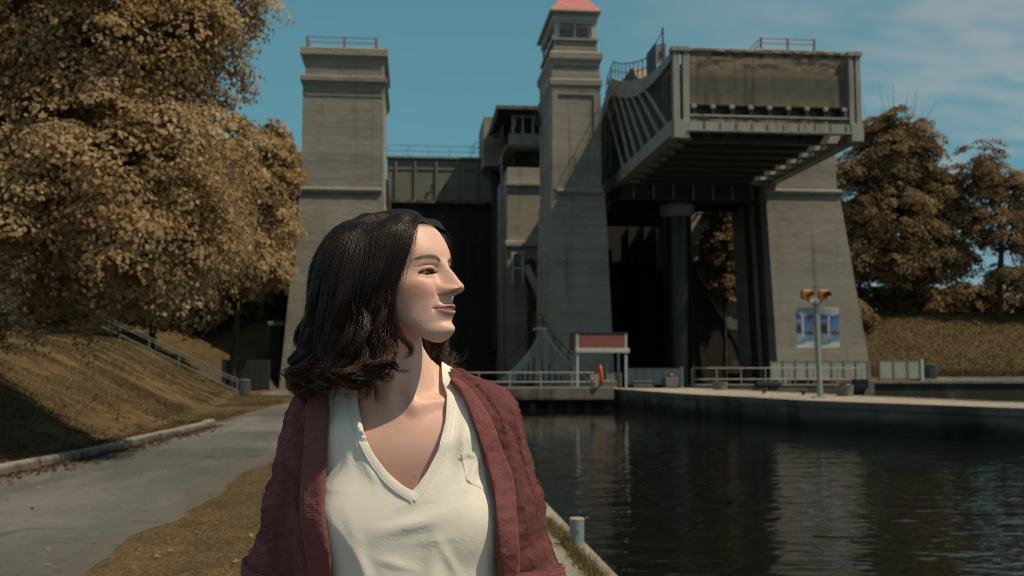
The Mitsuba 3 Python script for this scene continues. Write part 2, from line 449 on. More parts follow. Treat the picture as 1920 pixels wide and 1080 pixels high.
# quay: inner slabs and edge coping
quay = new_key('quay')
labels[quay] = {'kind': 'structure'}
part(quay, 'wall', box(0.45, 1.365, -60, 54.4, -3.2, -0.12), 'm_quay')
y = -4.0
k = 0
while y < 54:
    L = 2.6
    part(quay, 'coping_slab', cbox(1.245, 1.393, y + 0.008, min(y + L, 54.4) - 0.008, -0.125, 0.032 + rng.normal(0, 0.003), 0.012), 'm_quay')
    y += L
y = -3.94
while y < 54:
    L = 2.0
    part(quay, 'slab', cbox(0.40 + rng.normal(0, 0.01), 1.222, y + 0.012, min(y + L, 54.4) - 0.012, -0.125, 0.026 + rng.normal(0, 0.004), 0.01), 'm_quay')
    y += L

# water
wx = np.array([-2.6, 90.0])
structure('canal_water', tm([[-2.6, -60, WZ], [90, -60, WZ], [90, 97, WZ], [-2.6, 97, WZ]], [[0, 1, 2, 3]]), 'm_water')

# pier between the two approaches
front = [(10.9, 57.8), (11.35, 52.0), (11.9, 44.7), (13.9, 34.6), (16.8, 27.9), (24.0, 18.5), (44.0, 2.0)]
back = [(60.0, 6.0), (30.0, 21.5), (22.4, 28.5), (19.9, 33.4), (18.5, 42.0), (16.3, 57.8)]
pier = structure('pier', prism(front + back, 'z', -3.2, 0.09), 'm_quay')
import shapely
pp = shapely.Polygon(front + back)
lineA = [np.array(p) for p in front]
# coping blocks along the water edge, and the deck behind them
deck = pp.buffer(-0.62)
deckm = cat([prism(list(g.exterior.coords)[:-1], 'z', 0.05, 0.285) for g in getattr(deck, 'geoms', [deck])])
part(pier, 'deck', deckm, 'm_quay')
ring = pp.buffer(-0.0).difference(pp.buffer(-0.60))
cum = 0
for (a, b) in zip(lineA[:-1], lineA[1:]):
    L = np.linalg.norm(b - a); n = max(1, int(round(L / 3.0))); t = (b - a) / L
    for i in range(n):
        p0, p1 = a + (b - a) * i / n, a + (b - a) * (i + 1) / n
        nrm = np.array([-t[1], t[0]])
        if pp.contains(shapely.Point(*(0.5 * (p0 + p1) - nrm * 0.3))):
            nrm = -nrm
        seg = shapely.Polygon([p0 - nrm * 0.06 + t * 0.012, p1 - nrm * 0.06 - t * 0.012, p1 + nrm * 0.60 - t * 0.012, p0 + nrm * 0.60 + t * 0.012])
        part(pier, 'coping_slab', prism(list(seg.exterior.coords)[:-1], 'z', 0.07, 0.30 + 0.004 * (i % 2)), 'm_quay')
part(pier, 'back_edge', cat([prism(list(g.exterior.coords)[:-1], 'z', 0.07, 0.294) for g in [shapely.LineString(back).buffer(0.3, cap_style='flat').intersection(pp)] if g.geom_type == 'Polygon']), 'm_quay')

# ---------------------------------------------------------------- the lock: towers, raised chamber, walls
def rails(parent, pts, height, mat, levels=(1.0, 0.5), step=None, w=0.06, name='rail', post='post', n=None):
    """a railing along a polyline of ground points"""
    pts = [np.asarray(p, float) for p in pts]
    for f in levels:
        part(parent, name, tube([p + [0, 0, height * f] for p in pts], w / 2, 6), mat)
    for a, b in zip(pts[:-1], pts[1:]):
        k = max(1, int(round(np.linalg.norm(b - a) / (step or 2.0))))
        for i in range(k):
            q = a + (b - a) * i / k
            part(parent, post, tube([q, q + [0, 0, height]], w / 2, 6), mat)
    part(parent, post, tube([pts[-1], pts[-1] + [0, 0, height]], w / 2, 6), mat)


def tower_shaft(xc, hw_top, hw_mid, hwl, hwr, y0, y1, zt, zl, mat='m_concrete', bat=0.5):
    """vertical shaft above the low ledge, battered base below"""
    a = frus((xc - hwl, xc + hwr, y0 - bat, y1 + bat, -1.0), (xc - hw_mid, xc + hw_mid, y0, y1, zl))
    b = frus((xc - hw_mid + 0.06, xc + hw_mid - 0.06, y0 + 0.06, y1 - 0.06, zl), (xc - hw_top, xc + hw_top, y0 + 0.06, y1 - 0.06, zt))
    return a, b


def cornice(parent, x0, x1, y0, y1, z0, z1, out, name='cornice', cove=0.0, mat='m_concrete'):
    """projecting slab with chamfered top, and a cove of steps below it"""
    part(parent, name, cat([
        frus((x0 - out, x1 + out, y0 - out, y1 + out, z0), (x0 - out, x1 + out, y0 - out, y1 + out, z1 - 0.16)),
        frus((x0 - out + 1e-3, x1 + out - 1e-3, y0 - out + 1e-3, y1 + out - 1e-3, z1 - 0.159), (x0 - 0.02, x1 + 0.02, y0 - 0.02, y1 + 0.02, z1))]), mat)
    if cove:
        n = 5
        st = []
        for i in range(n):
            t0, t1 = i / n, (i + 1) / n
            o0, o1 = out * 0.86 * t0 ** 2, out * 0.86 * t1 ** 2
            st.append(frus((x0 - o0, x1 + o0, y0 - o0, y1 + o0, z0 - cove * (1 - t0)), (x0 - o1, x1 + o1, y0 - o1, y1 + o1, z0 - cove * (1 - t1))))
        part(parent, 'cove', st, mat)


def ledge(parent, x0, x1, yf, z, h=0.36, out=0.22, mat='m_concrete', depth=0.3):
    pr = [(yf + depth, z - h), (yf - out * 0.55, z - h), (yf - out, z - h * 0.55), (yf - out, z - h * 0.3), (yf - out * 0.2, z), (yf + depth, z)]
    part(parent, 'ledge', prism(pr, 'x', x0, x1), mat)


# ---- flat topped tower on the near bank side
t1 = thing('lift_tower', 'plain flat-topped concrete tower with red roof railing, standing between woman and brown trees', 'tower', 'concrete towers of the boat lift')
a, b = tower_shaft(-5.0, 2.78, 2.86, 4.05, 3.45, 70, 77.5, 21.2, 13.6)
part(t1, 'base', a, 'm_concrete')
part(t1, 'shaft', b, 'm_concrete')
part(t1, 'crown_block', frus((-7.62, -2.28, 70.0, 77.5, 21.15), (-7.62, -2.28, 70.0, 77.5, 23.2)), 'm_concrete')
cornice(t1, -7.62, -2.28, 70.0, 77.5, 23.12, 23.74, 0.34, cove=0.8)
cornice(t1, -7.62, -2.28, 70.0, 77.5, 21.28, 21.74, 0.32, cove=1.0)
ledge(t1, -7.86, -2.28, 70.0, 13.86, h=0.42, out=0.25)
part(t1, 'roof_hatch', frus((-6.2, -3.3, 71.2, 75, 23.7), (-5.5, -4.2, 72.2, 74, 24.05)), 'm_roof')
rr = part(t1, 'roof_railing', tube([(-7.5, 69.9, 23.7), (-7.5, 69.9, 24.45)], 0.075, 8), 'm_red')
for x in (-4.95, -2.75):
    part(rr, 'post', tube([(x, 69.9, 23.7), (x, 69.9, 24.45)], 0.075, 8), 'm_red')
for z in (24.05, 24.4):
    part(rr, 'rail', tube([(-7.5, 69.9, z), (-2.75, 69.9, z)], 0.032, 6), 'm_red')
    part(rr, 'rail', tube([(-7.5, 69.9, z), (-7.5, 77, z)], 0.032, 6), 'm_red')
    part(rr, 'rail', tube([(-2.75, 69.9, z), (-2.75, 77, z)], 0.032, 6), 'm_red')

# ---- central tower with the glazed lookout
t2 = thing('lookout_tower', 'central concrete tower carrying a glazed white lookout cabin under a pink pyramid roof', 'tower', 'concrete towers of the boat lift')
X0, X1, Y0, Y1 = 9.62, 13.12, 70.0, 77.2
part(t2, 'base', frus((9.28, 13.98, 69.6, 77.6, -1), (9.60, 13.42, 70, 77.3, 13.75)), 'm_concrete')
part(t2, 'shaft', frus((9.72, 13.22, 70.12, 77.1, 13.7), (9.68, 13.10, 70.12, 77.1, 23.3)), 'm_concrete')
for (xa, xb) in ((9.66, 10.12), (12.66, 13.2)):
    part(t2, 'pilaster', frus((xa, xb, 70.0, 70.3, 13.95), (xa, xb - 0.05, 70.0, 70.3, 20.9)), 'm_concrete')
part(t2, 'pilaster', frus((9.64, 9.9, 70.35, 71.4, 13.8), (9.64, 9.9, 70.35, 71.4, 23)), 'm_concrete')
part(t2, 'pilaster', frus((9.64, 9.9, 75.9, 77.05, 13.8), (9.64, 9.9, 75.9, 77.05, 23)), 'm_concrete')
ledge(t2, 9.98, 13.2, 70.0, 14.02, h=0.40, out=0.22)
cornice(t2, X0 + 0.04, X1 - 0.02, Y0, Y1, 21.5, 22.0, 0.15, cove=0.7)
cornice(t2, X0 + 0.04, X1 - 0.02, Y0, Y1, 23.4, 23.98, 0.18, cove=0.5)
part(t2, 'gutter_pipe', tube([(9.52, 69.8, 1), (9.60, 70.1, 13.6), (9.6, 70.1, 21.3)], 0.07, 6), 'm_steel')
part(t2, 'parapet', frus((9.78, 12.96, 70.05, 77.0, 23.9), (9.86, 12.88, 70.05, 77.0, 24.78)), 'm_concrete')
cabin = part(t2, 'cabin', [box(9.92, 12.82, 70.3, 76.8, 24.7, 24.9), box(9.70, 12.98, 69.9, 77.1, 24.75, 24.92)], 'm_concrete')
cy0, cy1, cz0, cz1 = 70.1, 76.9, 24.92, 26.05
for xx, yy, w in ((9.86, cy0, 0.34), (12.54, cy0, 0.34), (9.86, cy1 - 0.34, 0.34), (12.54, cy1 - 0.34, 0.34)):
    part(cabin, 'corner_post', box(xx, xx + w, yy, yy + 0.34, cz0, cz1), 'm_white')
part(cabin, 'mullion', box(11.28, 11.42, cy0 + 0.05, cy0 + 0.2, cz0, cz1), 'm_white')
for yy in (72.2, 74.4):
    part(cabin, 'mullion', box(9.9, 10.02, yy, yy + 0.14, cz0, cz1), 'm_white')
part(cabin, 'pane', box(10.2, 11.28, cy0 + 0.12, cy0 + 0.13, cz0, cz1), 'm_glass')
part(cabin, 'pane', box(11.42, 12.54, cy0 + 0.12, cy0 + 0.13, cz0, cz1), 'm_glass')
for ya, yb in ((cy0 + 0.34, 72.2), (72.34, 74.4), (74.54, cy1 - 0.34)):
    part(cabin, 'pane', box(9.94, 9.95, ya, yb, cz0, cz1), 'm_glass')
    part(cabin, 'pane', box(12.8, 12.81, ya, yb, cz0, cz1), 'm_glass')
part(cabin, 'interior', box(10.35, 12.45, 71.0, cy1 - 0.4, cz0, cz1), 'm_room_dark')  # solid dark block added inside so the panes look dark
part(cabin, 'frieze', [box(9.80, 12.90, 70.02, 76.98, cz1, 26.22), box(9.72, 12.98, 69.94, 77.06, 26.22, 26.3), box(9.78, 12.92, 70.0, 77.0, 26.3, 26.86)], 'm_white')
roof = part(t2, 'roof', tm([[9.5, 69.5, 26.86], [13.12, 69.5, 26.86], [13.12, 77.5, 26.86], [9.5, 77.5, 26.86], [11.31, 71.6, 29.3], [11.31, 75.4, 29.3]],
                           [[0, 1, 4], [2, 3, 5], [1, 2, 5], [1, 5, 4], [3, 0, 4], [3, 4, 5], [0, 3, 2], [0, 2, 1]]), 'm_roof')
part(roof, 'fascia', box(9.46, 13.16, 69.46, 77.54, 26.74, 26.85), 'm_white')
for k in range(5):
    part(t2, 'bracket', box(9.15, 9.55, 75.4 + 0.25 * k, 75.5 + 0.25 * k, 19.8 + 0.3 * k, 20.0 + 0.3 * k), 'm_darksteel')
part(t2, 'lamp_bracket', tube([(10.3, 69.75, 9.0), (10.3, 69.45, 9.0), (10.3, 69.4, 8.85)], 0.12, 6), 'm_steel')
part(t2, 'lamp_bracket', tube([(13.4, 69.65, 9.0), (13.4, 69.4, 9.0), (13.4, 69.35, 8.85)], 0.12, 6), 'm_steel')

# ---- tower beyond the raised chamber
t3 = thing('lift_tower', 'broad battered concrete tower rising behind the banner pole, partly hidden by the raised steel chamber', 'tower', 'concrete towers of the boat lift')
part(t3, 'base', frus((25.72, 32.75, 69.6, 78.2, -1), (25.12, 30.62, 70, 77.8, 14.0)), 'm_concrete')
part(t3, 'shaft', frus((25.2, 30.50, 70.1, 77.6, 13.95), (25.3, 30.2, 70.1, 77.6, 24.6)), 'm_concrete')
ledge(t3, 25.0, 30.75, 70.0, 14.3, h=0.42, out=0.25)
cornice(t3, 25.3, 30.2, 70.1, 77.6, 20.0, 20.5, 0.3, cove=0.8)
cornice(t3, 25.3, 30.2, 70.1, 77.6, 23.9, 24.6, 0.35, cove=0.9)
for yy in (71.2, 73.6):
    part(t3, 'guide_rail', frus((25.35, 25.8, yy, yy + 0.5, -0.9), (24.85, 25.2, yy + 0.1, yy + 0.6, 13.7)), 'm_darksteel')
r3 = part(t3, 'roof_railing', tube([(25.0, 70.0, 24.6), (25.0, 70.0, 25.4)], 0.08, 8), 'm_red')
for x in (27.0, 29.0):
    part(r3, 'post', tube([(x, 70.0, 24.6), (x, 70.0, 25.4)], 0.08, 8), 'm_red')
for z in (25.0, 25.34):
    part(r3, 'rail', tube([(25.0, 70.0, z), (29.0, 70.0, z)], 0.035, 6), 'm_red')
    part(r3, 'rail', tube([(25.0, 70.0, z), (25.0, 76, z)], 0.035, 6), 'm_red')
part(t3, 'roof_hatch', frus((26.3, 28.9, 71.2, 75, 24.6), (26.8, 28.3, 72.2, 74, 25.0)), 'm_roof')

# ---- raised chamber
ch = thing('lift_chamber', 'huge grey steel boat chamber raised high between two towers, its stained gate facing the basin', 'boat lift chamber')
CX0, CX1, CY0, CY1 = 14.85, 25.75, 56.0, 94.4
zb = 14.75


def top_z(y):
    y = np.asarray(y, float)
    s = np.where(y < 74, y, 148 - y)
    return np.interp(s, [56, 57.2, 60, 62.2, 64.5, 66.8, 70.8, 74], [19.62, 19.65, 19.75, 20.0, 20.45, 21.0, 22.15, 23.3])


# trough inside
part(ch, 'trough', [box(15.55, 15.7, 56.6, CY1 - 0.6, 15.3, 19.3), box(24.2, 24.35, 56.6, CY1 - 0.6, 15.3, 19.3), box(15.7, 24.3, 56.9, CY1 - 0.6, 15.35, 15.5)], 'm_gatepanel')
gate = part(ch, 'end_gate', cbox(15.72, 25.16, 56.16, 56.5, 16.58, 19.86, 0.03), 'm_panel')
part(gate, 'crust', frus((15.70, 25.18, 56.05, 56.6, 19.72), (15.78, 25.1, 56.2, 56.6, 19.93)), 'm_crust')
for i in range(9):
    x = 15.95 + i * 1.12
    part(ch, 'bracket', box(x - 0.09, x + 0.09, 56.02, 56.5, 15.98, 16.5), 'm_darksteel')
    part(ch, 'roller', cbox(x - 0.15, x + 0.13, 55.9, 56.1, 16.32, 16.55, 0.03), 'm_steel')
part(ch, 'back_plate', box(15.7, 25.2, 56.62, 56.7, 15.5, 16.7), 'm_darksteel')  # dark plate added to close off the sky, so the gap looks shaded
part(ch, 'sill', box(15.6, 25.2, 55.92, 56.5, 15.86, 15.97), 'm_steel')
part(ch, 'crusted_beam', box(15.62, 25.18, 55.98, 56.5, 15.56, 15.84), 'm_crust')
part(ch, 'end_beam', box(15.5, 25.25, 55.86, 56.1, 15.02, 15.54), 'm_steel')
for i in range(11):
    x = 15.62 + i * 0.935
    part(ch, 'stiffener', box(x - 0.025, x + 0.025, 55.79, 55.86, 15.03, 15.53), 'm_steel')
part(ch, 'end_beam_flange', box(15.5, 25.25, 55.7, 56.2, 14.95, 15.02), 'm_steel')
# end posts (paired)
for xa, xb in ((14.74, 15.10), (15.30, 15.66), (25.20, 25.48), (25.62, 25.9)):
    p = part(ch, 'end_post', box(xa, xb, 55.85, 56.25, 14.7 if xa < 15 or xa > 25.5 else 15.2, 19.6), 'm_steel')
part(ch, 'corner_shoe', cbox(14.72, 15.6, 55.80, 56.3, 14.55, 15.6, 0.02), 'm_steel')
part(ch, 'corner_shoe', cbox(25.24, 25.98, 55.80, 56.3, 14.55, 15.6, 0.02), 'm_steel')
part(ch, 'corner_cap', cbox(14.62, 15.72, 55.75, 56.5, 19.6, 19.9, 0.03), 'm_steel')
part(ch, 'corner_cap', cbox(25.12, 26.0, 55.75, 56.5, 19.6, 19.9, 0.03), 'm_steel')
# side girders: curved top chord, bottom chord, posts, diagonals
yy = np.linspace(56.2, CY1 - 0.2, 40)
for gx0, s in ((14.83, -1), (25.72, 1)):
    top = top_z(yy)
    ring = []
    dep = np.interp(np.minimum(yy, 148 - yy), [56, 62, 66, 74], [0.45, 0.8, 1.15, 1.3])
    V = []
    for xo in (-0.16, 0.16):
        V.append(np.c_[np.full_like(yy, gx0 + xo), yy, top]); V.append(np.c_[np.full_like(yy, gx0 + xo), yy, top - dep])
    n = len(yy)
    v = np.vstack(V); f = []
    for i in range(n - 1):
        for (A, B) in ((0, 1), (3, 2), (2, 0), (1, 3)):
            f.append([A * n + i, A * n + i + 1, B * n + i + 1, B * n + i])
    f += [[0, n, 3 * n, 2 * n], [n - 1, 3 * n - 1, 4 * n - 1, 2 * n - 1]]
    part(ch, 'top_chord', tm(v, np.array(f)), 'm_steel')
    part(ch, 'bottom_chord', [box(gx0 - 0.20, gx0 + 0.20, 56.2, CY1 - 0.2, 14.72, 15.65), box(gx0 - 0.34, gx0 + 0.34, 56.25, CY1 - 0.25, 14.66, 14.72)], 'm_steel')
    ps = np.linspace(57.4, CY1 - 1.4, 18)
    for i, yp in enumerate(ps):
        zt = float(top_z(yp)) - 0.3
        part(ch, 'girder_post', box(gx0 - 0.05, gx0 + 0.05, yp - 0.07, yp + 0.07, 15.6, zt), 'm_web')
        k = i + 3 if yp < 73.5 else i - 3
        if 0 <= k < len(ps) and (ps[k] < 78 if yp < 73.5 else ps[k] > 70):
            part(ch, 'diagonal', bar((gx0 + s * 0.10, yp, 15.6), (gx0 + s * 0.10, ps[k], float(top_z(ps[k])) - 0.5), 0.20, 0.08), 'm_fence')
    if s < 0:
        yw = np.linspace(56.6, CY1 - 0.6, 24)
        part(ch, 'girder_web', prism([(56.6, 15.4)] + [(CY1 - 0.6, 15.4)] + [(q, float(top_z(q)) - 0.25) for q in yw[::-1]], 'x', gx0 + 0.39, gx0 + 0.45), 'm_web')
# floor beams seen from below
fy = np.linspace(57.6, CY1 - 1.5, 19)
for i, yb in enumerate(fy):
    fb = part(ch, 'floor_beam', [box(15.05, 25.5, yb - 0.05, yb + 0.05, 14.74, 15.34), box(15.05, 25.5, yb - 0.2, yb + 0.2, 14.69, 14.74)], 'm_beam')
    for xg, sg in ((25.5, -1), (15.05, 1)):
        part(fb, 'gusset', prism([(xg, 14.76), (xg + sg * 1.15, 14.76), (xg + sg * 0.85, 15.3), (xg, 15.34)], 'y', yb - 0.33, yb - 0.27), 'm_white')  # white stands in for sunlight reaching these plates through the lattice
for xs in np.linspace(16.6, 24.0, 7):
    part(ch, 'stringer', box(xs - 0.08, xs + 0.08, 57.0, CY1 - 0.8, 15.0, 15.34), 'm_darksteel')
# deep cross girders over the ram
part(ch, 'cross_girder', [box(14.9, 25.6, 71.6, 71.9, 13.6, 16.3), box(14.9, 25.6, 71.35, 72.1, 13.55, 13.62)], 'm_darksteel')
part(ch, 'cross_girder', [box(14.9, 25.6, 76.2, 76.5, 13.6, 16.3), box(14.9, 25.6, 75.9, 76.7, 13.55, 13.62)], 'm_darksteel')
part(ch, 'cross_girder', box(14.9, 25.6, 71.9, 76.2, 13.9, 14.1), 'm_darksteel')
for x in np.linspace(15.8, 24.6, 7):
    part(ch, 'web_stiffener', box(x - 0.05, x + 0.05, 71.38, 71.6, 13.65, 16.2), 'm_steel')
part(ch, 'manhole', lathe([(0.28, 0), (0.28, 0.02)], n=16).apply_transform(trimesh.transformations.rotation_matrix(math.pi / 2, [1, 0, 0])).apply_translation([19.0, 71.58, 15.35]), 'm_black')
# walkway railing on the curved chord, board and small sign at its end
ry = np.linspace(62.6, 77, 14)
wr = part(ch, 'walkway_railing', tube(np.c_[np.full(14, 14.83), ry, top_z(ry) + 1.25], 0.045, 6), 'm_bluerail')
part(wr, 'rail', tube(np.c_[np.full(14, 14.83), ry, top_z(ry) + 0.62], 0.035, 6), 'm_bluerail')
for k, q in enumerate(np.arange(62.8, 77, 1.3)):
    part(wr, 'post', tube([(14.83, q, float(top_z(q)) - 0.05), (14.83, q, float(top_z(q)) + 1.25)], 0.04, 6), 'm_bluerail')
part(wr, 'board', box(14.74, 14.82, 60.2, 62.5, 19.85, 21.5), 'm_bluerail')
part(wr, 'pole', tube([(14.85, 58.7, 19.6), (14.85, 58.7, 21.95)], 0.06, 6), 'm_bluerail')
part(wr, 'rail', tube([(14.85, 58.7, 21.75), (14.83, 60.4, 21.5)], 0.03, 6), 'm_bluerail')
sg = tm([[14.80, 60.05, 20.1], [15.12, 59.0, 20.0], [15.12, 59.0, 21.1], [14.80, 60.05, 21.35]], [[0, 1, 2, 3]])
sgm = cat([sg])
part(wr, 'sign', sgm, 'm_sign', uv=np.array([[0, 0], [1, 0], [1, 1], [0, 1]]), label='small white sign with red lettering at the end of the walkway')
part(ch, 'hatch_cover', frus((15.0, 17.5, 66.0, 73.0, 20.8), (15.2, 17.0, 69.0, 73.0, 22.6)), 'm_quay')

# ---- ram
ram = thing('ram', 'thick black hydraulic ram standing under the raised chamber', 'lift ram')
part(ram, 'cylinder', lathe([(1.05, -3), (1.05, 13.0)], c=(19.65, 74, 0), n=40), 'm_black', smooth=40)
part(ram, 'head', lathe([(1.08, 12.7), (1.3, 13.0), (1.32, 13.62)], c=(19.65, 74, 0), n=40), 'm_steel', smooth=40)

# ---- back walls, upper gates
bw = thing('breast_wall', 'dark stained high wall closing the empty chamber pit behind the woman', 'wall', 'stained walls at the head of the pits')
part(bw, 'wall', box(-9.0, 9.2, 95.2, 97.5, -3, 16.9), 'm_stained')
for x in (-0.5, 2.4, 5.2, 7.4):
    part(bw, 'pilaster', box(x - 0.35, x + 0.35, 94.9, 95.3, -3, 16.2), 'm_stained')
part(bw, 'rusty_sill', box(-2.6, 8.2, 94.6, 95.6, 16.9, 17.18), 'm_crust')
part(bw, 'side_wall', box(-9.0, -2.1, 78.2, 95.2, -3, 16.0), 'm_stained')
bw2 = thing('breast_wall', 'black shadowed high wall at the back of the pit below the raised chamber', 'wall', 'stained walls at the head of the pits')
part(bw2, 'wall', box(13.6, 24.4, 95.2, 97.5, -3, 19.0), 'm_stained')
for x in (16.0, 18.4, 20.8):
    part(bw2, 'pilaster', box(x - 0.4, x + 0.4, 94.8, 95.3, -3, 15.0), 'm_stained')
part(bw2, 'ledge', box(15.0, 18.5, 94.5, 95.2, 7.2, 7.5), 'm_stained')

ug = thing('upper_gate', 'grey green steel gate at the top of the far wall beside the control cabin', 'lock gate')
part(ug, 'leaf', box(-2.6, 8.3, 95.0, 95.4, 17.2, 21.28), 'm_gatepanel')
for x in (-1.75, 0.05, 2.05, 4.05, 5.85):
    part(ug, 'rib', box(x - 0.10, x + 0.10, 94.82, 95.0, 17.25, 21.2), 'm_gatepanel')
part(ug, 'rib', box(-2.6, 8.3, 94.9, 95.0, 20.1, 20.25), 'm_gatepanel')
part(ug, 'top_rail', box(-2.7, 8.4, 94.7, 95.6, 21.18, 21.36), 'm_steel')
for x in (1.55, 2.75):
    part(ug, 'valve_stem', tube([(x, 94.7, 17.3), (x, 94.7, 18.6), (x + 0.3, 94.7, 18.65)], 0.09, 6), 'm_darksteel')
rails(ug, [(-2.6, 95, 21.36), (7.2, 95, 21.36)], 1.05, 'm_greyrail', step=1.95, w=0.06)

# ---- middle pier block with control cabin
mb = thing('control_house', 'concrete pier house with dark flat roof and row of windows, just behind the central tower', 'building')
part(mb, 'wall', box(7.75, 13.9, 84, 96.5, -3, 18.3), 'm_concrete')
part(mb, 'wall', box(8.5, 13.9, 85.2, 96.5, 18.3, 20.0), 'm_stained')
part(mb, 'string_course', prism([(84.1, 16.6), (83.7, 16.75), (83.7, 17.0), (84.1, 17.1)], 'x', 7.6, 13.9), 'm_concrete')
part(mb, 'string_course', prism([(84.1, 11.4), (83.6, 11.6), (83.6, 11.95), (84.1, 12.1)], 'x', 7.6, 11), 'm_concrete')
part(mb, 'balcony', frus((7.6, 14, 83.7, 96, 19.95), (7.6, 14, 83.5, 96, 20.15)), 'm_concrete')
part(mb, 'parapet', box(7.85, 13.9, 83.75, 84.0, 20.15, 21.15), 'm_concrete')
part(mb, 'rear_room', box(6.3, 13.9, 92.0, 99.0, 20.0, 24.6), 'm_concrete')
wl = part(mb, 'window_wall', box(8.3, 13.9, 86.2, 91.8, 20.1, 22.5), 'm_room_dark')
for i in range(6):
    x = 8.15 + i * 0.86
    part(mb, 'mullion', box(x, x + 0.13, 83.95, 84.12, 21.15, 22.72), 'm_white')
    if i < 5:
        part(mb, 'window_pane', box(x + 0.13, x + 0.86, 84.03, 84.04, 21.15, 22.72), 'm_glass')
part(mb, 'window_head', box(8.1, 13.9, 83.95, 84.15, 22.62, 22.78), 'm_white')
part(mb, 'side_pane', box(8.18, 8.19, 84.1, 86.2, 21.15, 22.72), 'm_glass')
part(mb, 'roof', frus((6.9, 14.2, 82.7, 92.4, 22.82), (6.7, 14.2, 82.5, 92.4, 23.12)), 'm_darksteel')
part(mb, 'roof_edge', box(6.65, 14.2, 82.4, 82.6, 22.9, 23.2), 'm_quay')
part(mb, 'antenna', tube([(10.6, 85, 23.1), (10.6, 85, 24.2)], 0.03, 5), 'm_galv')
part(mb, 'antenna', tube([(10.25, 85, 23.9), (10.95, 85, 23.9)], 0.02, 5), 'm_galv')
rails(mb, [(5.4, 93, 21.2), (7.5, 88, 21.2), (7.5, 85.3, 21.2)], 1.0, 'm_greyrail', step=1.3, w=0.07)
part(mb, 'drain_pipe', tube([(7.65, 88, 0), (7.65, 88, 19.9)], 0.12, 8), 'm_steel')
part(mb, 'guide_post', box(7.25, 7.7, 94, 95.1, 3, 20.9), 'm_darksteel')


def arch_door(parent, xc, yf, z0, w, h):
    g = np.linspace(0, math.pi, 12)
    po = [(xc + w / 2, z0), *[(xc + w / 2 * math.cos(a), z0 + h - w / 2 + w / 2 * math.sin(a)) for a in g], (xc - w / 2, z0)]
    inn = prism(po, 'y', yf - 0.02, yf + 0.05)
    part(parent, 'doorway', inn, 'm_black')
    out = []
    for a0, a1 in zip(g[:-1], g[1:]):
        r0, r1 = w / 2, w / 2 + 0.22
        zc = z0 + h - w / 2
        out.append(prism([(xc + r0 * math.cos(a0), zc + r0 * math.sin(a0)), (xc + r1 * math.cos(a0), zc + r1 * math.sin(a0)),
                          (xc + r1 * math.cos(a1), zc + r1 * math.sin(a1)), (xc + r0 * math.cos(a1), zc + r0 * math.sin(a1))], 'y', yf - 0.12, yf + 0.02))
    part(parent, 'arch', out, 'm_concrete')


arch_door(mb, 9.75, 84.0, 8.3, 0.85, 2.3)
fr = part(mb, 'door_frame', [box(8.05, 8.2, 83.3, 83.5, 8.4, 11.0), box(8.05, 9.1, 83.3, 83.5, 10.9, 11.05), box(8.9, 9.05, 83.3, 83.5, 8.4, 11.0), box(8.05, 9.1, 83.3, 83.5, 9.6, 9.75)], 'm_white')

# stairs coming down from the arched door
st = thing('stair', 'pale sloping stair parapet running down from the arched door of the control house', 'stair', 'outside stairs down the pier houses')
part(st, 'parapet', prism([(9.05, 9.9), (9.2, 9.2), (11.5, 4.4), (11.9, 3.4), (12.4, 3.4), (12.0, 4.6), (9.5, 9.95)], 'y', 82.8, 83.1), 'm_fence')
st2 = part(st, 'steps', prism([(9.4, -1), (9.4, 8.2), (10.3, 8.2), (12.9, 3.0), (12.9, -1)], 'y', 83.1, 84.0), 'm_stained')

# ---- abutment beyond the chamber
ab = thing('abutment', 'pale stone abutment with ledges, seen through the gap between ram and far tower', 'building')
part(ab, 'wall', box(23.2, 34, 86, 97, 10.6, 15.6), 'm_concrete')
part(ab, 'base', box(23.2, 34, 86.3, 97, -3, 10.6), 'm_stained')  # darker material stands in for shade on the lower wall
part(ab, 'string_course', prism([(86.1, 11.6), (85.5, 11.75), (85.5, 12.1), (86.1, 12.3)], 'x', 23.1, 34), 'm_concrete')
part(ab, 'string_course', prism([(86.1, 10.6), (85.7, 10.75), (85.7, 11.0), (86.1, 11.1)], 'x', 23.1, 34), 'm_concrete')
arch_door(ab, 25.5, 86.28, 8.2, 1.3, 2.5)
sr = thing('stair', 'dark sloping stair parapet in shadow between the ram and the far tower', 'stair', 'outside stairs down the pier houses')
part(sr, 'parapet', prism([(24.0, 10.6), (24.0, 9.2), (26.3, 5.6), (26.6, 4.7), (27.3, 4.7), (28.1, 2.3), (28.6, 2.3), (27.8, 5.3), (26.9, 5.6), (24.5, 10.0), (24.2, 10.6)], 'y', 83.7, 84.0), 'm_greyrail')
part(sr, 'steps', prism([(23.4, -1), (23.4, 9.0), (24.2, 9.0), (28.6, 1.2), (28.6, -1)], 'y', 84.0, 86.2), 'm_stained')

# ---- flared steel stair by the pit
gs = thing('stair_ramp', 'triangular grey steel ramp with flared curved flanks and pale steps, in front of the pit', 'stair')
g = np.linspace(0, 1, 14)
Lx = 7.75 - 2.65 * (0.35 * g + 0.65 * g ** 2.0)
Rx = 8.0 + 2.95 * (0.45 * g + 0.55 * g ** 1.9)
Z = 3.85 - 3.25 * g
poly = list(zip(Rx, Z)) + list(zip(Lx[::-1], Z[::-1]))
part(gs, 'flank', prism(poly, 'y', 62.0, 62.15), 'm_steel')
for a in (6.35, 6.6, 6.95, 7.35, 7.9, 8.35, 8.75, 9.15):
    hh = 2.3 - abs(a - 7.6) * 0.85
    part(gs, 'slot', prism([(a - 0.07, 0.45), (a + 0.07, 0.45), (a + 0.05 - (a - 7.7) * 0.10, hh), (a - 0.03 - (a - 7.7) * 0.10, hh)], 'y', 61.975, 62.0), 'm_black')
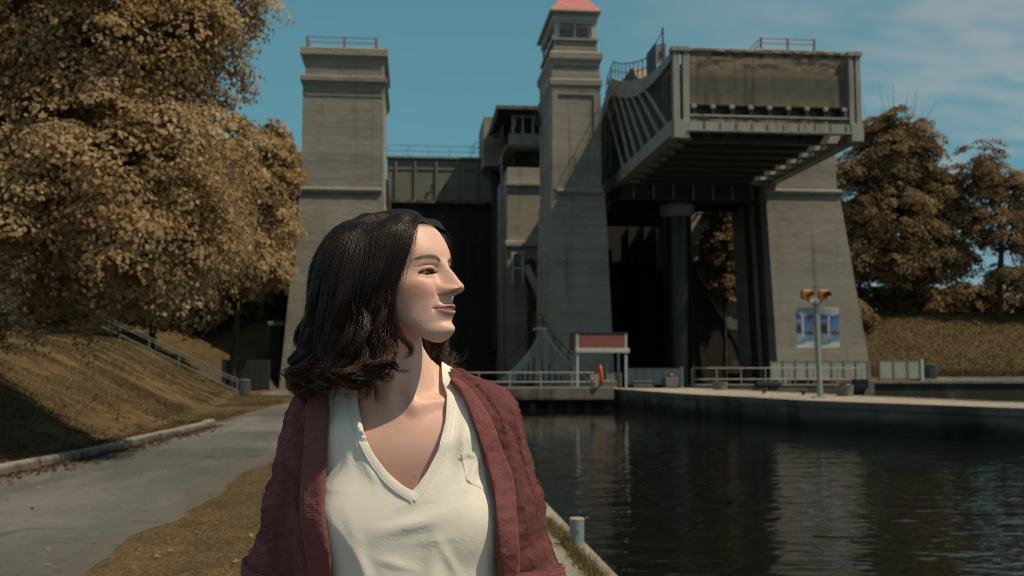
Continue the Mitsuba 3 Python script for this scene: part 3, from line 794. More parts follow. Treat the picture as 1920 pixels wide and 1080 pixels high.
for i in range(13):
    xa, xb, z0, z1 = Rx[i], Rx[i + 1], Z[i], Z[i + 1]
    part(gs, 'step', prism([(xa, z0), (xa + 0.06, z0), (xb + 0.12, z1 + 0.03), (xb, z1 - 0.06), (xa, z0 - 0.1)], 'y', 62.15, 64.1), 'm_white')
    part(gs, 'stringer', prism([(xa - 0.02, z0 + 0.06), (xb - 0.02, z1 + 0.06), (xb - 0.02, z1 - 0.1), (xa - 0.02, z0 - 0.1)], 'y', 61.94, 62.2), 'm_white')
part(gs, 'landing', box(7.55, 8.25, 61.95, 64.2, 3.8, 3.92), 'm_white')
for yo in (64.1,):
    pr = [(7.6, yo, 3.9), (8.1, yo, 3.9)] + [(Rx[i] + 0.1, yo, Z[i]) for i in range(1, 12)]
    part(gs, 'handrail', tube([(p[0], p[1], p[2] + 0.95) for p in pr], 0.04, 6), 'm_black')
    part(gs, 'handrail', tube([(p[0], p[1], p[2] + 0.5) for p in pr], 0.03, 6), 'm_black')
    for p in pr[::2]:
        part(gs, 'handrail_post', tube([p, (p[0], p[1], p[2] + 0.95)], 0.035, 6), 'm_black')
lo = np.array([(x, 63.0, z) for x, z in zip(Lx, Z)])
part(gs, 'handrail', tube(lo + [-0.15, 0, 0.75], 0.03, 6), 'm_black')

# ---------------------------------------------------------------- beams, railings, fences, kiosk, poles, bins
fb1 = thing('gate_footbridge', 'long pale concrete footbridge beam with a two-bar railing, crossing the water behind the woman', 'footbridge')
part(fb1, 'beam', cbox(-3.4, 10.75, 54.0, 55.6, -0.28, 0.35, 0.03), 'm_quay')
part(fb1, 'kerb', box(-3.4, 10.9, 54.0, 54.3, 0.35, 0.42), 'm_rail')
for x in np.arange(-1.6, 10.6, 1.0):
    part(fb1, 'pile', box(x - 0.16, x + 0.16, 54.35, 54.9, -3, -0.28), 'm_stained')
part(fb1, 'back_wall', box(-3.4, 10.75, 55.0, 55.5, -3, -0.28), 'm_stained')
rails(fb1, [(-3.2, 54.15, 0.4), (10.15, 54.15, 0.4)], 0.78, 'm_rail', step=1.66, w=0.075, levels=(1.0, 0.36))
part(fb1, 'end_block', cbox(10.1, 10.95, 54.05, 55.2, 0.36, 0.75, 0.03), 'm_quay')
part(fb1, 'panel', box(9.55, 10.2, 54.4, 54.46, 0.4, 1.1), 'm_rail')

lr = thing('life_ring', 'orange life ring hanging on the footbridge railing beside the kiosk', 'life ring')
tor = trimesh.creation.torus(0.22, 0.075, major_sections=28, minor_sections=12)
tor.apply_transform(trimesh.transformations.rotation_matrix(math.radians(84), [0, 1, 0]))
tor.apply_scale([1, 1, 1.75])
part(lr, 'ring', tor.apply_translation([10.02, 53.95, 1.10]), 'm_orange', smooth=60)
part(lr, 'strap', tube([(10.02, 53.95, 1.4), (10.02, 54.15, 1.2)], 0.03, 6), 'm_white')

kk = thing('kiosk', 'open shelter on pale posts under a blank dark red board', 'shelter')
for x, yk in ((9.68, 59.6), (12.6, 59.6), (9.75, 61.3), (12.5, 61.3), (11.7, 61.0)):
    part(kk, 'post', box(x - 0.07, x + 0.07, yk - 0.07, yk + 0.07, 0.1, 3.52 if yk < 60 else 2.5), 'm_white')
part(kk, 'board', cbox(9.76, 12.5, 59.55, 59.7, 2.62, 3.44, 0.02), 'm_board')
part(kk, 'lintel', cbox(9.55, 12.8, 59.45, 59.8, 2.32, 2.6, 0.03), 'm_white')
part(kk, 'side_board', box(9.45, 9.55, 59.8, 61.3, 2.5, 3.4), 'm_board')
part(kk, 'roof', box(9.5, 12.75, 59.5, 61.5, 3.47, 3.54), 'm_darksteel')
part(kk, 'counter', [box(11.45, 12.4, 59.9, 60.4, 0.1, 1.15)], 'm_planter')
part(kk, 'counter_joint', box(11.9, 11.94, 59.88, 60.42, 0.1, 1.17), 'm_white')
cb = thing('equipment_box', 'pale low equipment box beside the kiosk post', 'box')
part(cb, 'case', cbox(12.75, 13.9, 58.2, 58.9, 0.28, 0.62, 0.03), 'm_quay')
part(cb, 'lid', cbox(12.7, 13.95, 58.15, 58.95, 0.62, 0.67, 0.02), 'm_quay')

f1 = thing('panel_fence', 'low grey panel fence beside the kiosk, ending at a white post', 'fence', 'low panel fences around the pits')
xs = np.linspace(12.9, 16.3, 7)
for a, b in zip(xs[:-1], xs[1:]):
    part(f1, 'panel', box(a + 0.03, b - 0.03, 60.95, 61.0, 0.42, 1.38), 'm_fence')
    part(f1, 'post', box(a - 0.03, a + 0.03, 60.93, 61.02, 0.2, 1.42), 'm_greyrail')
part(f1, 'end_post', box(16.28, 16.46, 60.9, 61.1, 0.2, 1.5), 'm_white')
part(f1, 'top_rail', box(12.9, 16.3, 60.94, 61.01, 1.38, 1.43), 'm_greyrail')
part(f1, 'rusty_valve', lathe([(0.12, 0), (0.16, 0.12), (0.05, 0.3)], c=(15.6, 60.6, 0.85), n=10), 'm_red')
part(f1, 'planter_block', cbox(15.2, 16.0, 60.4, 60.8, 0.27, 0.85, 0.03), 'm_planter')

fb2 = thing('gate_footbridge', 'bow-shaped pale footbridge beam with tan railing between pier and far wall', 'footbridge')
xs = np.linspace(17.2, 28.4, 15)
bow = 0.16 * (1 - ((xs - 22.8) / 5.6) ** 2)
po = list(zip(xs, 0.34 + 0 * xs)) + list(zip(xs[::-1], (-0.05 - 0.35 * (1 - ((xs - 22.8) / 5.6) ** 2))[::-1]))
part(fb2, 'beam', prism(po, 'y', 62.0, 63.2), 'm_quay')
part(fb2, 'kerb', box(17.2, 28.4, 61.94, 62.2, 0.34, 0.42), 'm_rail')
rails(fb2, [(17.3, 62.05, 0.4), (28.3, 62.05, 0.4)], 1.02, 'm_rail', step=1.55, w=0.075, levels=(1.0, 0.32))
part(fb2, 'end_bar', tube([(17.3, 62.05, 0.75), (17.3, 62.05, 1.42)], 0.05, 6), 'm_rail')
part(fb2, 'block', cbox(21.3, 22.9, 61.6, 62.0, 0.3, 0.55, 0.02), 'm_darksteel')
part(fb2, 'block', cbox(27.6, 28.5, 61.5, 62.0, 0.1, 0.75, 0.02), 'm_black')


def panel_fence(key, x0, x1, y, z0, z1, n):
    xs = np.linspace(x0, x1, n + 1)
    for a, b in zip(xs[:-1], xs[1:]):
        part(key, 'panel', box(a + 0.06, b - 0.06, y - 0.02, y + 0.02, z0 + 0.1, z1 - 0.06), 'm_fence')
    for a in xs:
        part(key, 'post', box(a - 0.05, a + 0.05, y - 0.06, y + 0.06, z0 - 0.3, z1 + 0.04), 'm_greyrail')
    part(key, 'rail', box(x0, x1, y - 0.04, y + 0.04, z1 - 0.06, z1), 'm_greyrail')
    part(key, 'rail', box(x0, x1, y - 0.04, y + 0.04, z0 + 0.02, z0 + 0.1), 'm_greyrail')


f2 = thing('panel_fence', 'long pale panel fence along the foot of the broad tower', 'fence', 'low panel fences around the pits')
panel_fence(f2, 23.2, 29.8, 64.4, 0.62, 1.86, 8)
f3 = thing('panel_fence', 'short bright three-panel fence beside the dark bin', 'fence', 'low panel fences around the pits')
panel_fence(f3, 30.5, 33.4, 64.2, 0.66, 1.92, 3)
part(f3, 'end_post', box(33.32, 33.5, 64.1, 64.3, 0.4, 2.0), 'm_white')
fw_ = thing('retaining_wall', 'dark stained retaining wall behind the pier at the right edge', 'wall')
part(fw_, 'face', box(28.6, 90, 62.2, 62.9, -3, 0.42), 'm_stained')
part(fw_, 'coping', cbox(28.5, 90, 62.05, 62.95, 0.42, 0.60, 0.02), 'm_quay')
part(fw_, 'buttress', cbox(28.3, 29.0, 61.8, 62.9, -3, 0.66, 0.03), 'm_quay')
structure('towpath', tm([[33.5, 63.1, 0.625], [90, 63.1, 0.625], [90, 69.5, 0.82], [33.5, 69.5, 0.82]], [[0, 1, 2, 3]]), 'm_asphalt')

# signal pole with banners on the pier
sp = thing('signal_pole', 'grey steel pole on the pier carrying two yellow signal lamps', 'signal pole')
PX, PY = 15.58, 38.0
part(sp, 'foot', [cbox(PX - 0.22, PX + 0.22, PY - 0.2, PY + 0.2, 0.285, 0.32, 0.01), *[lathe([(0.03, 0.32), (0.03, 0.37)], c=(PX + a, PY + b, 0), n=6) for a in (-0.16, 0.16) for b in (-0.14, 0.14)]], 'm_galv')
part(sp, 'pole', tube([(PX + 0.06, PY, 0.3), (PX - 0.03, PY, 3.95)], [0.105, 0.085], 14), 'm_galv', smooth=40)
part(sp, 'head', lathe([(0.10, 3.84), (0.16, 3.9), (0.16, 4.08), (0.06, 4.14)], c=(PX - 0.03, PY, 0), n=14), 'm_galv', smooth=40)
part(sp, 'arm', [tube([(PX - 0.03, PY, 4.0), (PX - 0.3, PY, 4.0), (PX - 0.42, PY, 4.12)], 0.035, 8), tube([(PX - 0.03, PY, 4.0), (PX + 0.2, PY, 4.0), (PX + 0.32, PY, 4.12)], 0.035, 8)], 'm_galv')
part(sp, 'junction_box', cbox(PX - 0.33, PX - 0.11, PY - 0.12, PY - 0.02, 3.95, 4.07, 0.01), 'm_white')
for cx in (PX - 0.40, PX + 0.29):
    s = part(sp, 'signal', cbox(cx - 0.20, cx + 0.16, PY - 0.16, PY + 0.14, 4.08, 4.46, 0.04), 'm_yellow')
    ang = np.linspace(math.radians(-25), math.radians(205), 14)
    c0 = np.array([cx + 0.03, PY - 0.16, 4.27])
    vis = []
    for (r, q) in ((0.125, 0.0), (0.115, -0.20)):
        vis.append(np.array([c0 + [r * math.cos(a) + 0.16 * (-q), q, r * math.sin(a)] for a in ang]))
    v = np.vstack(vis); n = len(ang)
    f = [[i, i + 1, n + i + 1, n + i] for i in range(n - 1)]
    part(s, 'visor', tm(v, np.array(f)), 'm_yellow' if cx < PX else 'm_bin')
    lens = lathe([(0.118, 0), (0.11, 0.02), (0.02, 0.03)], n=16)
    lens.apply_transform(trimesh.transformations.rotation_matrix(math.pi / 2, [1, 0, 0])).apply_translation(c0 + [0, -0.005, 0])
    part(s, 'lens', lens, 'm_red' if cx < PX else 'm_black')


def banner(x0, x1, z0, z1, sway):
    g = np.linspace(0, 1, 9)
    v, uv = [], []
    for k, yo in enumerate((0, 0.012)):
        for t in g:
            for s in g:
                v.append([x0 + (x1 - x0) * s + 0.01 * t, PY - 0.02 + yo + sway * math.sin(s * 3.1) * (0.4 + t) * 0.05, z0 + (z1 - z0) * t + 0.03 * s])
                uv.append([s, t])
    f = []
    for k in range(2):
        o = k * 81
        for i in range(8):
            for j in range(8):
                q = [o + i * 9 + j, o + i * 9 + j + 1, o + i * 9 + 9 + j + 1, o + i * 9 + 9 + j]
                f.append(q if k == 0 else q[::-1])
    return tm(v, np.array(f)), np.array(uv)


for nm, x0, x1, lb in (('a', PX - 0.84, PX - 0.14, 'blue banner with a moored sail boat, hanging on the basin side of the signal pole'), ('b', PX + 0.15, PX + 0.88, 'blue banner with a moored sail boat and white foot, hanging on the tower side of the signal pole')):
    bk = thing('banner', 'blue sailing banner ' + ('nearer the kiosk' if nm == 'a' else 'nearer the grassy bank') + ', hung from the signal pole', 'banner', 'banners on the signal pole')
    m, uv = banner(x0, x1, 2.2, 3.72, 1 if nm == 'a' else -1)
    part(bk, 'cloth', m, 'm_banner', smooth=True, uv=uv)
    for z in (2.2, 3.72):
        part(bk, 'rod', tube([(x0, PY, z + 0.03), (x1, PY, z + 0.03)], 0.016, 6), 'm_galv')


def tub(key, x, y, z, r, h):
    part(key, 'tub', lathe([(r * 0.82, z), (r, z + h * 0.92), (r * 1.04, z + h * 0.92), (r * 1.04, z + h), (r * 0.9, z + h), (r * 0.86, z + h * 0.85)], c=(x, y, 0), n=26), 'm_planter', smooth=40)


p1 = thing('planter', 'round grey concrete planter near the kiosk end of the pier', 'planter', 'round planters on the pier')
tub(p1, 16.0, 52.0, 0.285, 0.40, 0.42)
p2 = thing('planter', 'round grey concrete planter behind the signal pole', 'planter', 'round planters on the pier')
tub(p2, 17.5, 40.0, 0.285, 0.37, 0.45)
part(p2, 'lining', lathe([(0.3, 0.6), (0.31, 0.7), (0.24, 0.78), (0.1, 0.74)], c=(17.55, 40.0, 0), n=14), 'm_darksteel')
for i, (x, yk, lb) in enumerate(((15.78, 44.7, 'small black mooring cleat farther from the signal pole'), (16.52, 41.9, 'small black mooring cleat nearer the signal pole'))):
    c = thing('mooring_cleat', lb, 'cleat', 'cleats on the pier')
    part(c, 'stem', lathe([(0.12, 0.28), (0.07, 0.33), (0.06, 0.48)], c=(x, yk, 0), n=12), 'm_black')
    part(c, 'horn', tube([(x - 0.19, yk, 0.50), (x - 0.08, yk, 0.47), (x + 0.08, yk, 0.47), (x + 0.19, yk, 0.50)], [0.03, 0.05, 0.05, 0.03], 8), 'm_black')


def litter_bin(key, x, y, z, r, h):
    n = 28
    part(key, 'drum', lathe([(r * 0.9, z), (r * 0.92, z + h)], c=(x, y, 0), n=n), 'm_bin', smooth=40)
    for k in range(18):
        a = 2 * math.pi * k / 18
        part(key, 'slat', bar((x + r * math.cos(a), y + r * math.sin(a), z + 0.04), (x + r * math.cos(a), y + r * math.sin(a), z + h - 0.05), 0.05, 0.035), 'm_greyrail')
    part(key, 'lid', lathe([(r * 1.1, z + h), (r * 1.12, z + h + 0.05), (r * 0.6, z + h + 0.09)], c=(x, y, 0), n=n), 'm_greyrail', smooth=40)


b1 = thing('litter_bin', 'grey slatted litter bin at the foot of the bank stair railing', 'litter bin', 'litter bins')
litter_bin(b1, -8.72, 54.0, 0.02, 0.27, 0.74)
b2 = thing('litter_bin', 'dark litter bin beside the three-panel fence', 'litter bin', 'litter bins')
litter_bin(b2, 35.0, 66.0, 0.68, 0.36, 0.95)

# mooring posts on the near quay
for i, (x, yk, lb) in enumerate(((1.305, 8.1, 'pale blue steel mooring post on the quay edge, nearest the camera'), (1.305, 11.75, 'pale blue mooring post half hidden by the cardigan sleeve'))):
    mp = thing('mooring_post', lb, 'mooring post', 'steel mooring posts along the quay')
    part(mp, 'post', lathe([(0.066, 0.03), (0.066, 0.045), (0.057, 0.047), (0.057, 0.222), (0.052, 0.23)], c=(x, yk, 0), n=32), 'm_post', smooth=40)
    part(mp, 'cap', lathe([(0.059, 0.224), (0.061, 0.232), (0.055, 0.240), (0.02, 0.243)], c=(x, yk, 0), n=32), 'm_postcap', smooth=40)
    kb = tube([(x - 0.005, yk - 0.055, 0.158), (x - 0.008, yk - 0.068, 0.158), (x + 0.012, yk - 0.072, 0.164)], [0.006, 0.007, 0.008], 8)
    part(mp, 'bolt', kb, 'm_galv')

# hand rail up the bank
hr = thing('stair_railing', 'blue grey steel handrail climbing the grassy bank', 'railing')
px = np.linspace(-9.35, -16.6, 9)
base = np.array([(x, 56.0, float(ground_h(x, 56.0)) + 0.02) for x in px])
tops = np.c_[px, np.full(9, 56.0), np.interp(px, [-16.6, -15.5, -9.4], [4.25, 3.75, 0.78])]
part(hr, 'rail', tube(tops, 0.034, 8), 'm_greyrail')
part(hr, 'rail', tube(tops - [0, 0, 0.16], 0.03, 8), 'm_greyrail')
part(hr, 'rail', tube(tops - [0, 0, 0.62], 0.045, 8), 'm_greyrail')
for x in (-9.45, -11.0, -12.55, -14.1, -15.65):
    z = float(np.interp(x, [-16.6, -15.5, -9.4], [4.25, 3.75, 0.78]))
    part(hr, 'post', tube([(x, 56.0, min(float(ground_h(x, 56.0)) - 0.2, z - 0.8)), (x, 56.0, z)], 0.04, 8), 'm_greyrail')
lg = thing('low_gate', 'dark boarded gate in shade beside the plain tower', 'gate')
part(lg, 'leaf', box(-11.9, -9.1, 66.0, 66.15, 0.05, 1.95), 'm_darksteel')
for i in range(9):
    part(lg, 'board', box(-11.88 + i * 0.31, -11.60 + i * 0.31, 65.95, 66.0, 0.1, 1.9), 'm_darksteel')
part(lg, 'gate_post', box(-12.1, -11.85, 65.9, 66.2, 0, 2.0), 'm_greyrail')
gp = thing('gate_pier', 'dark square pier with grey cap against the foot of the plain tower', 'pillar')
part(gp, 'shaft', box(-9.75, -9.0, 70.6, 71.4, -0.2, 4.3), 'm_stained')
part(gp, 'cap', cbox(-9.95, -8.8, 70.4, 71.6, 4.3, 4.6, 0.05), 'm_greyrail')

# ---------------------------------------------------------------- trees
LEAF3 = (np.array([[0, -0.5, 0], [0.46, -0.02, 0.05], [0.17, 0.10, 0.0], [0, 0.56, 0.04], [-0.17, 0.10, 0.0], [-0.46, -0.02, 0.05]]),
         np.array([[0, 1, 2], [0, 2, 4], [0, 4, 5], [2, 3, 4]]))
LEAF2 = (np.array([[0, -0.5, 0], [0.38, 0.05, 0.07], [0, 0.5, 0], [-0.38, 0.05, 0.07]]), np.array([[0, 1, 2], [0, 2, 3]]))


def unit(v):
    return v / (np.linalg.norm(v, axis=-1, keepdims=True) + 1e-12)


def leaves(pos, nrm, size, col, rng, shape=LEAF2, droop=0.4):
    """leaf faces at pos with rough normals nrm; returns mesh and vertex colours"""
    n = len(pos)
    lv, lf = shape
    nz = unit(nrm + rng.normal(0, 0.26, (n, 3)))
    r = rng.normal(0, 1, (n, 3)) + np.array([0, 0, -droop * 2.0])
    ty = unit(r - nz * (r * nz).sum(1, keepdims=True))
    tx = np.cross(ty, nz)
    s = size * rng.uniform(0.65, 1.25, n)
    v = pos[:, None] + s[:, None, None] * (lv[None, :, :1] * tx[:, None] + lv[None, :, 1:2] * ty[:, None] + lv[None, :, 2:] * nz[:, None])
    f = lf[None] + (np.arange(n) * len(lv))[:, None, None]
    c = np.repeat(col[:, None], len(lv), 1)
    return v.reshape(-1, 3), f.reshape(-1, 3), c.reshape(-1, 3)


def palette(n, cols, rng, clump=None):
    cols = np.array(cols)
    t = rng.uniform(0, 1, n) * 0.55 + (0 if clump is None else clump * 0.45)
    k = np.clip(t * (len(cols) - 1), 0, len(cols) - 1.001)
    i = k.astype(int)
    c = cols[i] + (cols[i + 1] - cols[i]) * (k - i)[:, None]
    return c * rng.uniform(0.75, 1.25, (n, 1))


def limb(p, q, r0, r1, rng, n=7, wob=0.05, sides=7):
    t = np.linspace(0, 1, n)[:, None]
    L = np.linalg.norm(q - p)
    pts = p + (q - p) * t + np.cumsum(rng.normal(0, wob * L / n, (n, 3)), 0) * np.minimum(t * 4, 1) * [1, 1, 0.5]
    return tube(pts, np.linspace(r0, r1, n), sides), pts


def tree(name, label, base, trunk_top, lobes, ncl, per, leaf, cols, seed, r0=0.35, shape=LEAF2, clr=0.55, flat=0.55, group=None, shell=0.55, bare=0, wt=None):
    """lobes: (centre, radii) ellipsoids of the crown; ncl leaf sprays of per leaves on and in them"""
    rng = np.random.default_rng(seed)
    key = thing(name, label, 'tree', group)
    base, trunk_top = np.array(base, float), np.array(trunk_top, float)
    tr, tp = limb(base - [0, 0, 0.4], trunk_top, r0, r0 * 0.35, rng, n=10, wob=0.06, sides=10)
    part(key, 'trunk', tr, 'm_bark', smooth=True)
    vol = np.array([np.prod(r) ** (2 / 3) for c, r in lobes])
    for c, r in lobes:
        st = tp[rng.integers(3, 10)]
        m, pts = limb(st, np.array(c, float) + np.array(r) * rng.uniform(-0.2, 0.3, 3), r0 * 0.4, r0 * 0.10, rng, n=8, wob=0.10)
        tw = [m]
        for _ in range(5):
            a = pts[rng.integers(3, 8)]
            d = unit(rng.normal(0, 1, 3) + [0, 0, 0.4]) * np.array(r) * rng.uniform(0.5, 0.95)
            tw.append(limb(a, np.array(c) + d, r0 * 0.09, r0 * 0.025, rng, n=5, wob=0.12, sides=4)[0])
        part(key, 'limb', tw, 'm_bark', smooth=True)
    if wt is not None:
        vol = vol * np.array(wt)
    which = rng.choice(len(lobes), ncl, p=vol / vol.sum())
    C = np.array([l[0] for l in lobes], float)[which]
    R = np.array([l[1] for l in lobes], float)[which]
    d = unit(rng.normal(0, 1, (ncl, 3)))
    rad = rng.uniform(shell ** 2, 1, ncl) ** 0.5
    nz = meshkit.fbm((C + d * R) * (1.3 / max(1.0, clr)), 3, seed=seed) - 0.5
    rad = rad * (1 + 0.55 * nz)
    cen = C + d * R * rad[:, None]
    keep = meshkit.noise(cen / (clr * 2.3), seed + 5) > 0.22
    cen, d = cen[keep], d[keep]
    n = len(cen)
    clump = rng.uniform(0, 1, n)
    # each spray: a drooping disc of leaves
    tilt = unit(d * 0.75 + np.array([0, 0, 0.75]) + rng.normal(0, 0.25, (n, 3)))
    k = np.repeat(np.arange(n), per)
    o = rng.normal(0, 1, (n * per, 3))
    o *= np.minimum(1, 1.7 / np.linalg.norm(o, axis=1, keepdims=True))
    o = o - tilt[k] * (o * tilt[k]).sum(1, keepdims=True) * (1 - flat * 0.35)
    rr = np.linalg.norm(o, axis=1)
    sc = clr * np.repeat(rng.uniform(0.55, 1.15, n), per)
    pos = cen[k] + o * sc[:, None] * 0.55 - np.array([0, 0, 1.0]) * (rr ** 2 * sc * 0.10)[:, None]
    col = palette(n * per, cols, rng, clump[k]) * (1 + 0.14 * rng.normal(0, 1, (n, 1)) * [0.8, 1.0, 1.3])[k].clip(0.6, 1.4)
    outn = unit(tilt[k] * 0.9 + 0.75 * o)
    v, f, c = leaves(pos, outn, leaf, col, rng, shape)
    part(key, 'crown', tm(v, f), 'm_leaf', color=np.clip(c, 0, 1))
    if bare:
        tw = []
        top = C[np.argmax(C[:, 2])]
        for _ in range(bare):
            a = top + rng.normal(0, 0.8, 3) * [1, 1, 0.3]
            b = a + np.array([rng.normal(0, 2.0), rng.normal(0, 1.2), rng.uniform(3.0, 7.0)])
            tw.append(limb(a, b, 0.05, 0.012, rng, n=6, wob=0.1, sides=3)[0])
        part(key, 'twig', tw, 'm_bark')
    return key


BROWN = [(0.22, 0.152, 0.078), (0.37, 0.27, 0.145), (0.47, 0.36, 0.205), (0.52, 0.415, 0.26)]
DULL = [(0.13, 0.094, 0.050), (0.22, 0.164, 0.088), (0.31, 0.235, 0.132), (0.355, 0.28, 0.165)]
GX_ = lambda x, y: float(ground_h(x, y))

tree('maple_tree', 'big golden brown maple filling the upper corner, its low boughs over the grassy bank', (-9.2, 19.0, GX_(-9.2, 19.0)), (-8.2, 18.2, 12.5),
     [((-8.4, 17.6, 9.4), (4.6, 4.4, 4.6)), ((-5.6, 16.6, 8.6), (2.9, 3.2, 2.9)), ((-4.6, 16.2, 6.6), (1.9, 2.4, 1.5)), ((-5.0, 16.4, 4.6), (2.5, 2.6, 1.7)), ((-4.3, 16.3, 3.6), (1.6, 2.2, 1.2)),
      ((-6.6, 16.6, 3.7), (2.7, 2.8, 1.7)), ((-9.2, 16.6, 4.2), (2.8, 2.6, 1.9)), ((-7.6, 16.2, 6.8), (2.6, 2.0, 1.6)), ((-4.4, 15.6, 10.6), (2.4, 2.6, 2.4)),
      ((-9.5, 18.5, 12.5), (4.0, 4.0, 3.0)), ((-12.0, 18.0, 7.0), (3.2, 3.4, 4.0)), ((-3.55, 16.4, 7.6), (1.2, 1.6, 0.9)), ((-5.6, 17.4, 5.9), (1.8, 1.8, 1.5))],
     3400, 122, 0.080, BROWN, 21, r0=0.34, clr=0.54, wt=(0.4, 1, 1.5, 1.6, 1.6, 1.6, 1.4, 1.5, 0.3, 0.10, 0.15, 1.5, 1.2))
tree('background_tree', 'brown tree standing between the big maple and the plain concrete tower', (-11.2, 64.0, GX_(-11.2, 64.0)), (-10.4, 64, 13),
     [((-9.3, 64, 12.6), (2.2, 3.4, 3.4)), ((-11.2, 63.5, 10.8), (2.8, 3.0, 3.5)), ((-9.2, 63.8, 15.0), (1.7, 2.2, 1.8)), ((-10.0, 63, 8.0), (2.6, 3.2, 1.9)), ((-13.2, 64, 10), (2.6, 2.6, 4.4)), ((-8.7, 63.6, 9.6), (1.4, 2.0, 2.2))],
     1000, 70, 0.27, BROWN, 33, r0=0.26, clr=0.9)
for i, (x, yk, s, lb) in enumerate(((-16.5, 66.0, 1.0, 'dim brown tree on the bank crest just past the stair railing'), (-22.0, 52.0, 1.1, 'brown tree on the bank behind the low boughs of the maple'), (-26.0, 72.0, 1.3, 'tall dim tree farthest back on the bank, behind the maple'), (-18.5, 36.0, 0.8, 'brown bushy tree on the near bank in the shade of the maple'), (-15.5, 84.0, 1.25, 'dim tree behind the dark gate beside the plain tower'), (-11.0, 90.0, 1.1, 'dim tree just behind the foot of the plain tower'))):
    z = GX_(x, yk)
    tree('bank_tree', lb, (x, yk, z), (x + 0.4, yk, z + 8.5 * s), [((x, yk, z + 8 * s), (4.2 * s, 4 * s, 4 * s)), ((x + 2 * s, yk - 1, z + 5.2 * s), (3.2 * s, 3 * s, 2.5 * s)), ((x - 2.4 * s, yk, z + 5.5 * s), (3.2 * s, 3 * s, 2.6 * s)), ((x + 0.5, yk - 1, z + 11 * s), (2.8 * s, 2.8 * s, 2.4 * s))],
         560, 34, 0.46, DULL, 40 + i, r0=0.26, clr=1.1, group='trees on the bank beside the maple')
tree('broad_tree', 'big rounded brown tree with bare twigs at its top, beside the broad tower', (46.3, 93.0, GX_(46.3, 93.0) - 0.2), (46.2, 93, 20),
     [((46.2, 93, 21.8), (4.3, 4.2, 4.6)), ((42.2, 93, 17.4), (3.4, 3.4, 4.8)), ((50.2, 93, 17.0), (3.6, 3.6, 4.4)), ((46.0, 92, 15.6), (5.0, 4.2, 4.2)), ((41.8, 92.5, 11.8), (3.2, 3.0, 2.4)), ((49.8, 92.5, 11.8), (3.8, 3.4, 2.2)), ((46.0, 91.5, 11.4), (3.6, 3.2, 1.9)), ((38.4, 94, 16), (2.8, 3, 3.6)), ((38.6, 94, 11), (2.8, 3, 2.6))],
     1900, 74, 0.31, DULL, 51, r0=0.42, clr=1.15, bare=26)
tree('thin_tree', 'loose airy tree at the right edge with sky showing between its limbs', (54.6, 90.0, GX_(54.6, 90.0) - 0.2), (54.8, 90, 19),
     [((53.6, 90, 20.0), (2.2, 2.2, 3.4)), ((56.8, 90, 18.2), (2.6, 2.4, 3.0)), ((55.0, 89.4, 14.6), (3.0, 2.6, 2.4)), ((58.6, 90, 14.6), (3.0, 2.6, 3.0)), ((52.2, 90, 15.4), (1.9, 2.0, 2.4)), ((56.5, 90, 10.2), (4.6, 3.0, 1.2)), ((60.5, 91, 11), (3, 3, 4))],
     620, 70, 0.27, DULL, 62, r0=0.36, clr=1.0, shell=0.3)
for i, (x, yk, s, lb) in enumerate(((38.2, 88.5, 0.9, 'dark bush at the foot of the broad tower, under the rounded tree'), (43.0, 97.0, 1.05, 'dark bush under the middle of the rounded tree'), (49.5, 98.0, 1.1, 'dark bush between the rounded tree and the airy tree'), (57.0, 99.0, 1.2, 'dark bush behind the trunk of the airy tree'), (66, 98, 1.4, 'dark bush past the airy tree'), (-13.0, 79.0, 1.3, 'dark bush on the bank crest behind the dark gate'), (-17.5, 76.0, 1.3, 'dark bush under the trees past the top of the stair railing'), (-10.2, 81.5, 1.2, 'dark bush beside the foot of the plain tower'), (-22.5, 74.0, 1.4, 'dark bush farthest along the bank behind the maple'))):
    z = GX_(x, yk)
    tree('bush', lb, (x, yk, z), (x, yk, z + 2.0 * s), [((x, yk, z + 1.7 * s), (3.0 * s, 2.0 * s, 1.9 * s)), ((x + 1.8 * s, yk, z + 1.3 * s), (2.2 * s, 1.8 * s, 1.5 * s)), ((x - 1.8 * s, yk, z + 1.3 * s), (2.2 * s, 1.8 * s, 1.5 * s))],
         230, 46, 0.36, DULL, 70 + i, r0=0.10, clr=0.9, group='bushes along the bank top')
tree('young_tree', 'small dark tree in the gap between the ram and the broad tower', (26.0, 83.0, 0.5), (25.9, 83, 11.5),
     [((25.9, 83, 14.2), (1.3, 1.8, 2.4)), ((25.3, 83, 11.4), (1.3, 1.7, 2.0)), ((26.3, 83, 8.4), (1.6, 1.7, 2.0)), ((26.6, 83, 11.5), (1.5, 1.8, 3.0))],
     330, 60, 0.26, DULL, 80, r0=0.2, clr=0.7)

# ---------------------------------------------------------------- grass, weeds, fallen leaves


def blades(x, y, h, w, cols, rng, lean=0.5):
    n = len(x)
    z = ground_h(x, y) - 0.01
    a = rng.uniform(0, 2 * np.pi, n)
    hh = h * rng.uniform(0.5, 1.4, n)
    ww = w * rng.uniform(0.6, 1.3, n)
    dirx, diry = np.cos(a), np.sin(a)
    l = rng.uniform(0.1, 1.0, n) * lean * hh
    b = rng.uniform(0, 2 * np.pi, n)
    p0 = np.c_[x - dirx * ww, y - diry * ww, z]
    p1 = np.c_[x + dirx * ww, y + diry * ww, z]
    p2 = np.c_[x + np.cos(b) * l, y + np.sin(b) * l, z + hh]
    v = np.stack([p0, p1, p2], 1).reshape(-1, 3)
    f = np.arange(3 * n).reshape(-1, 3)
    c = palette(n, cols, rng)
    c = np.repeat(c[:, None], 3, 1).reshape(-1, 3)
    return tm(v, f), np.clip(c, 0, 1)


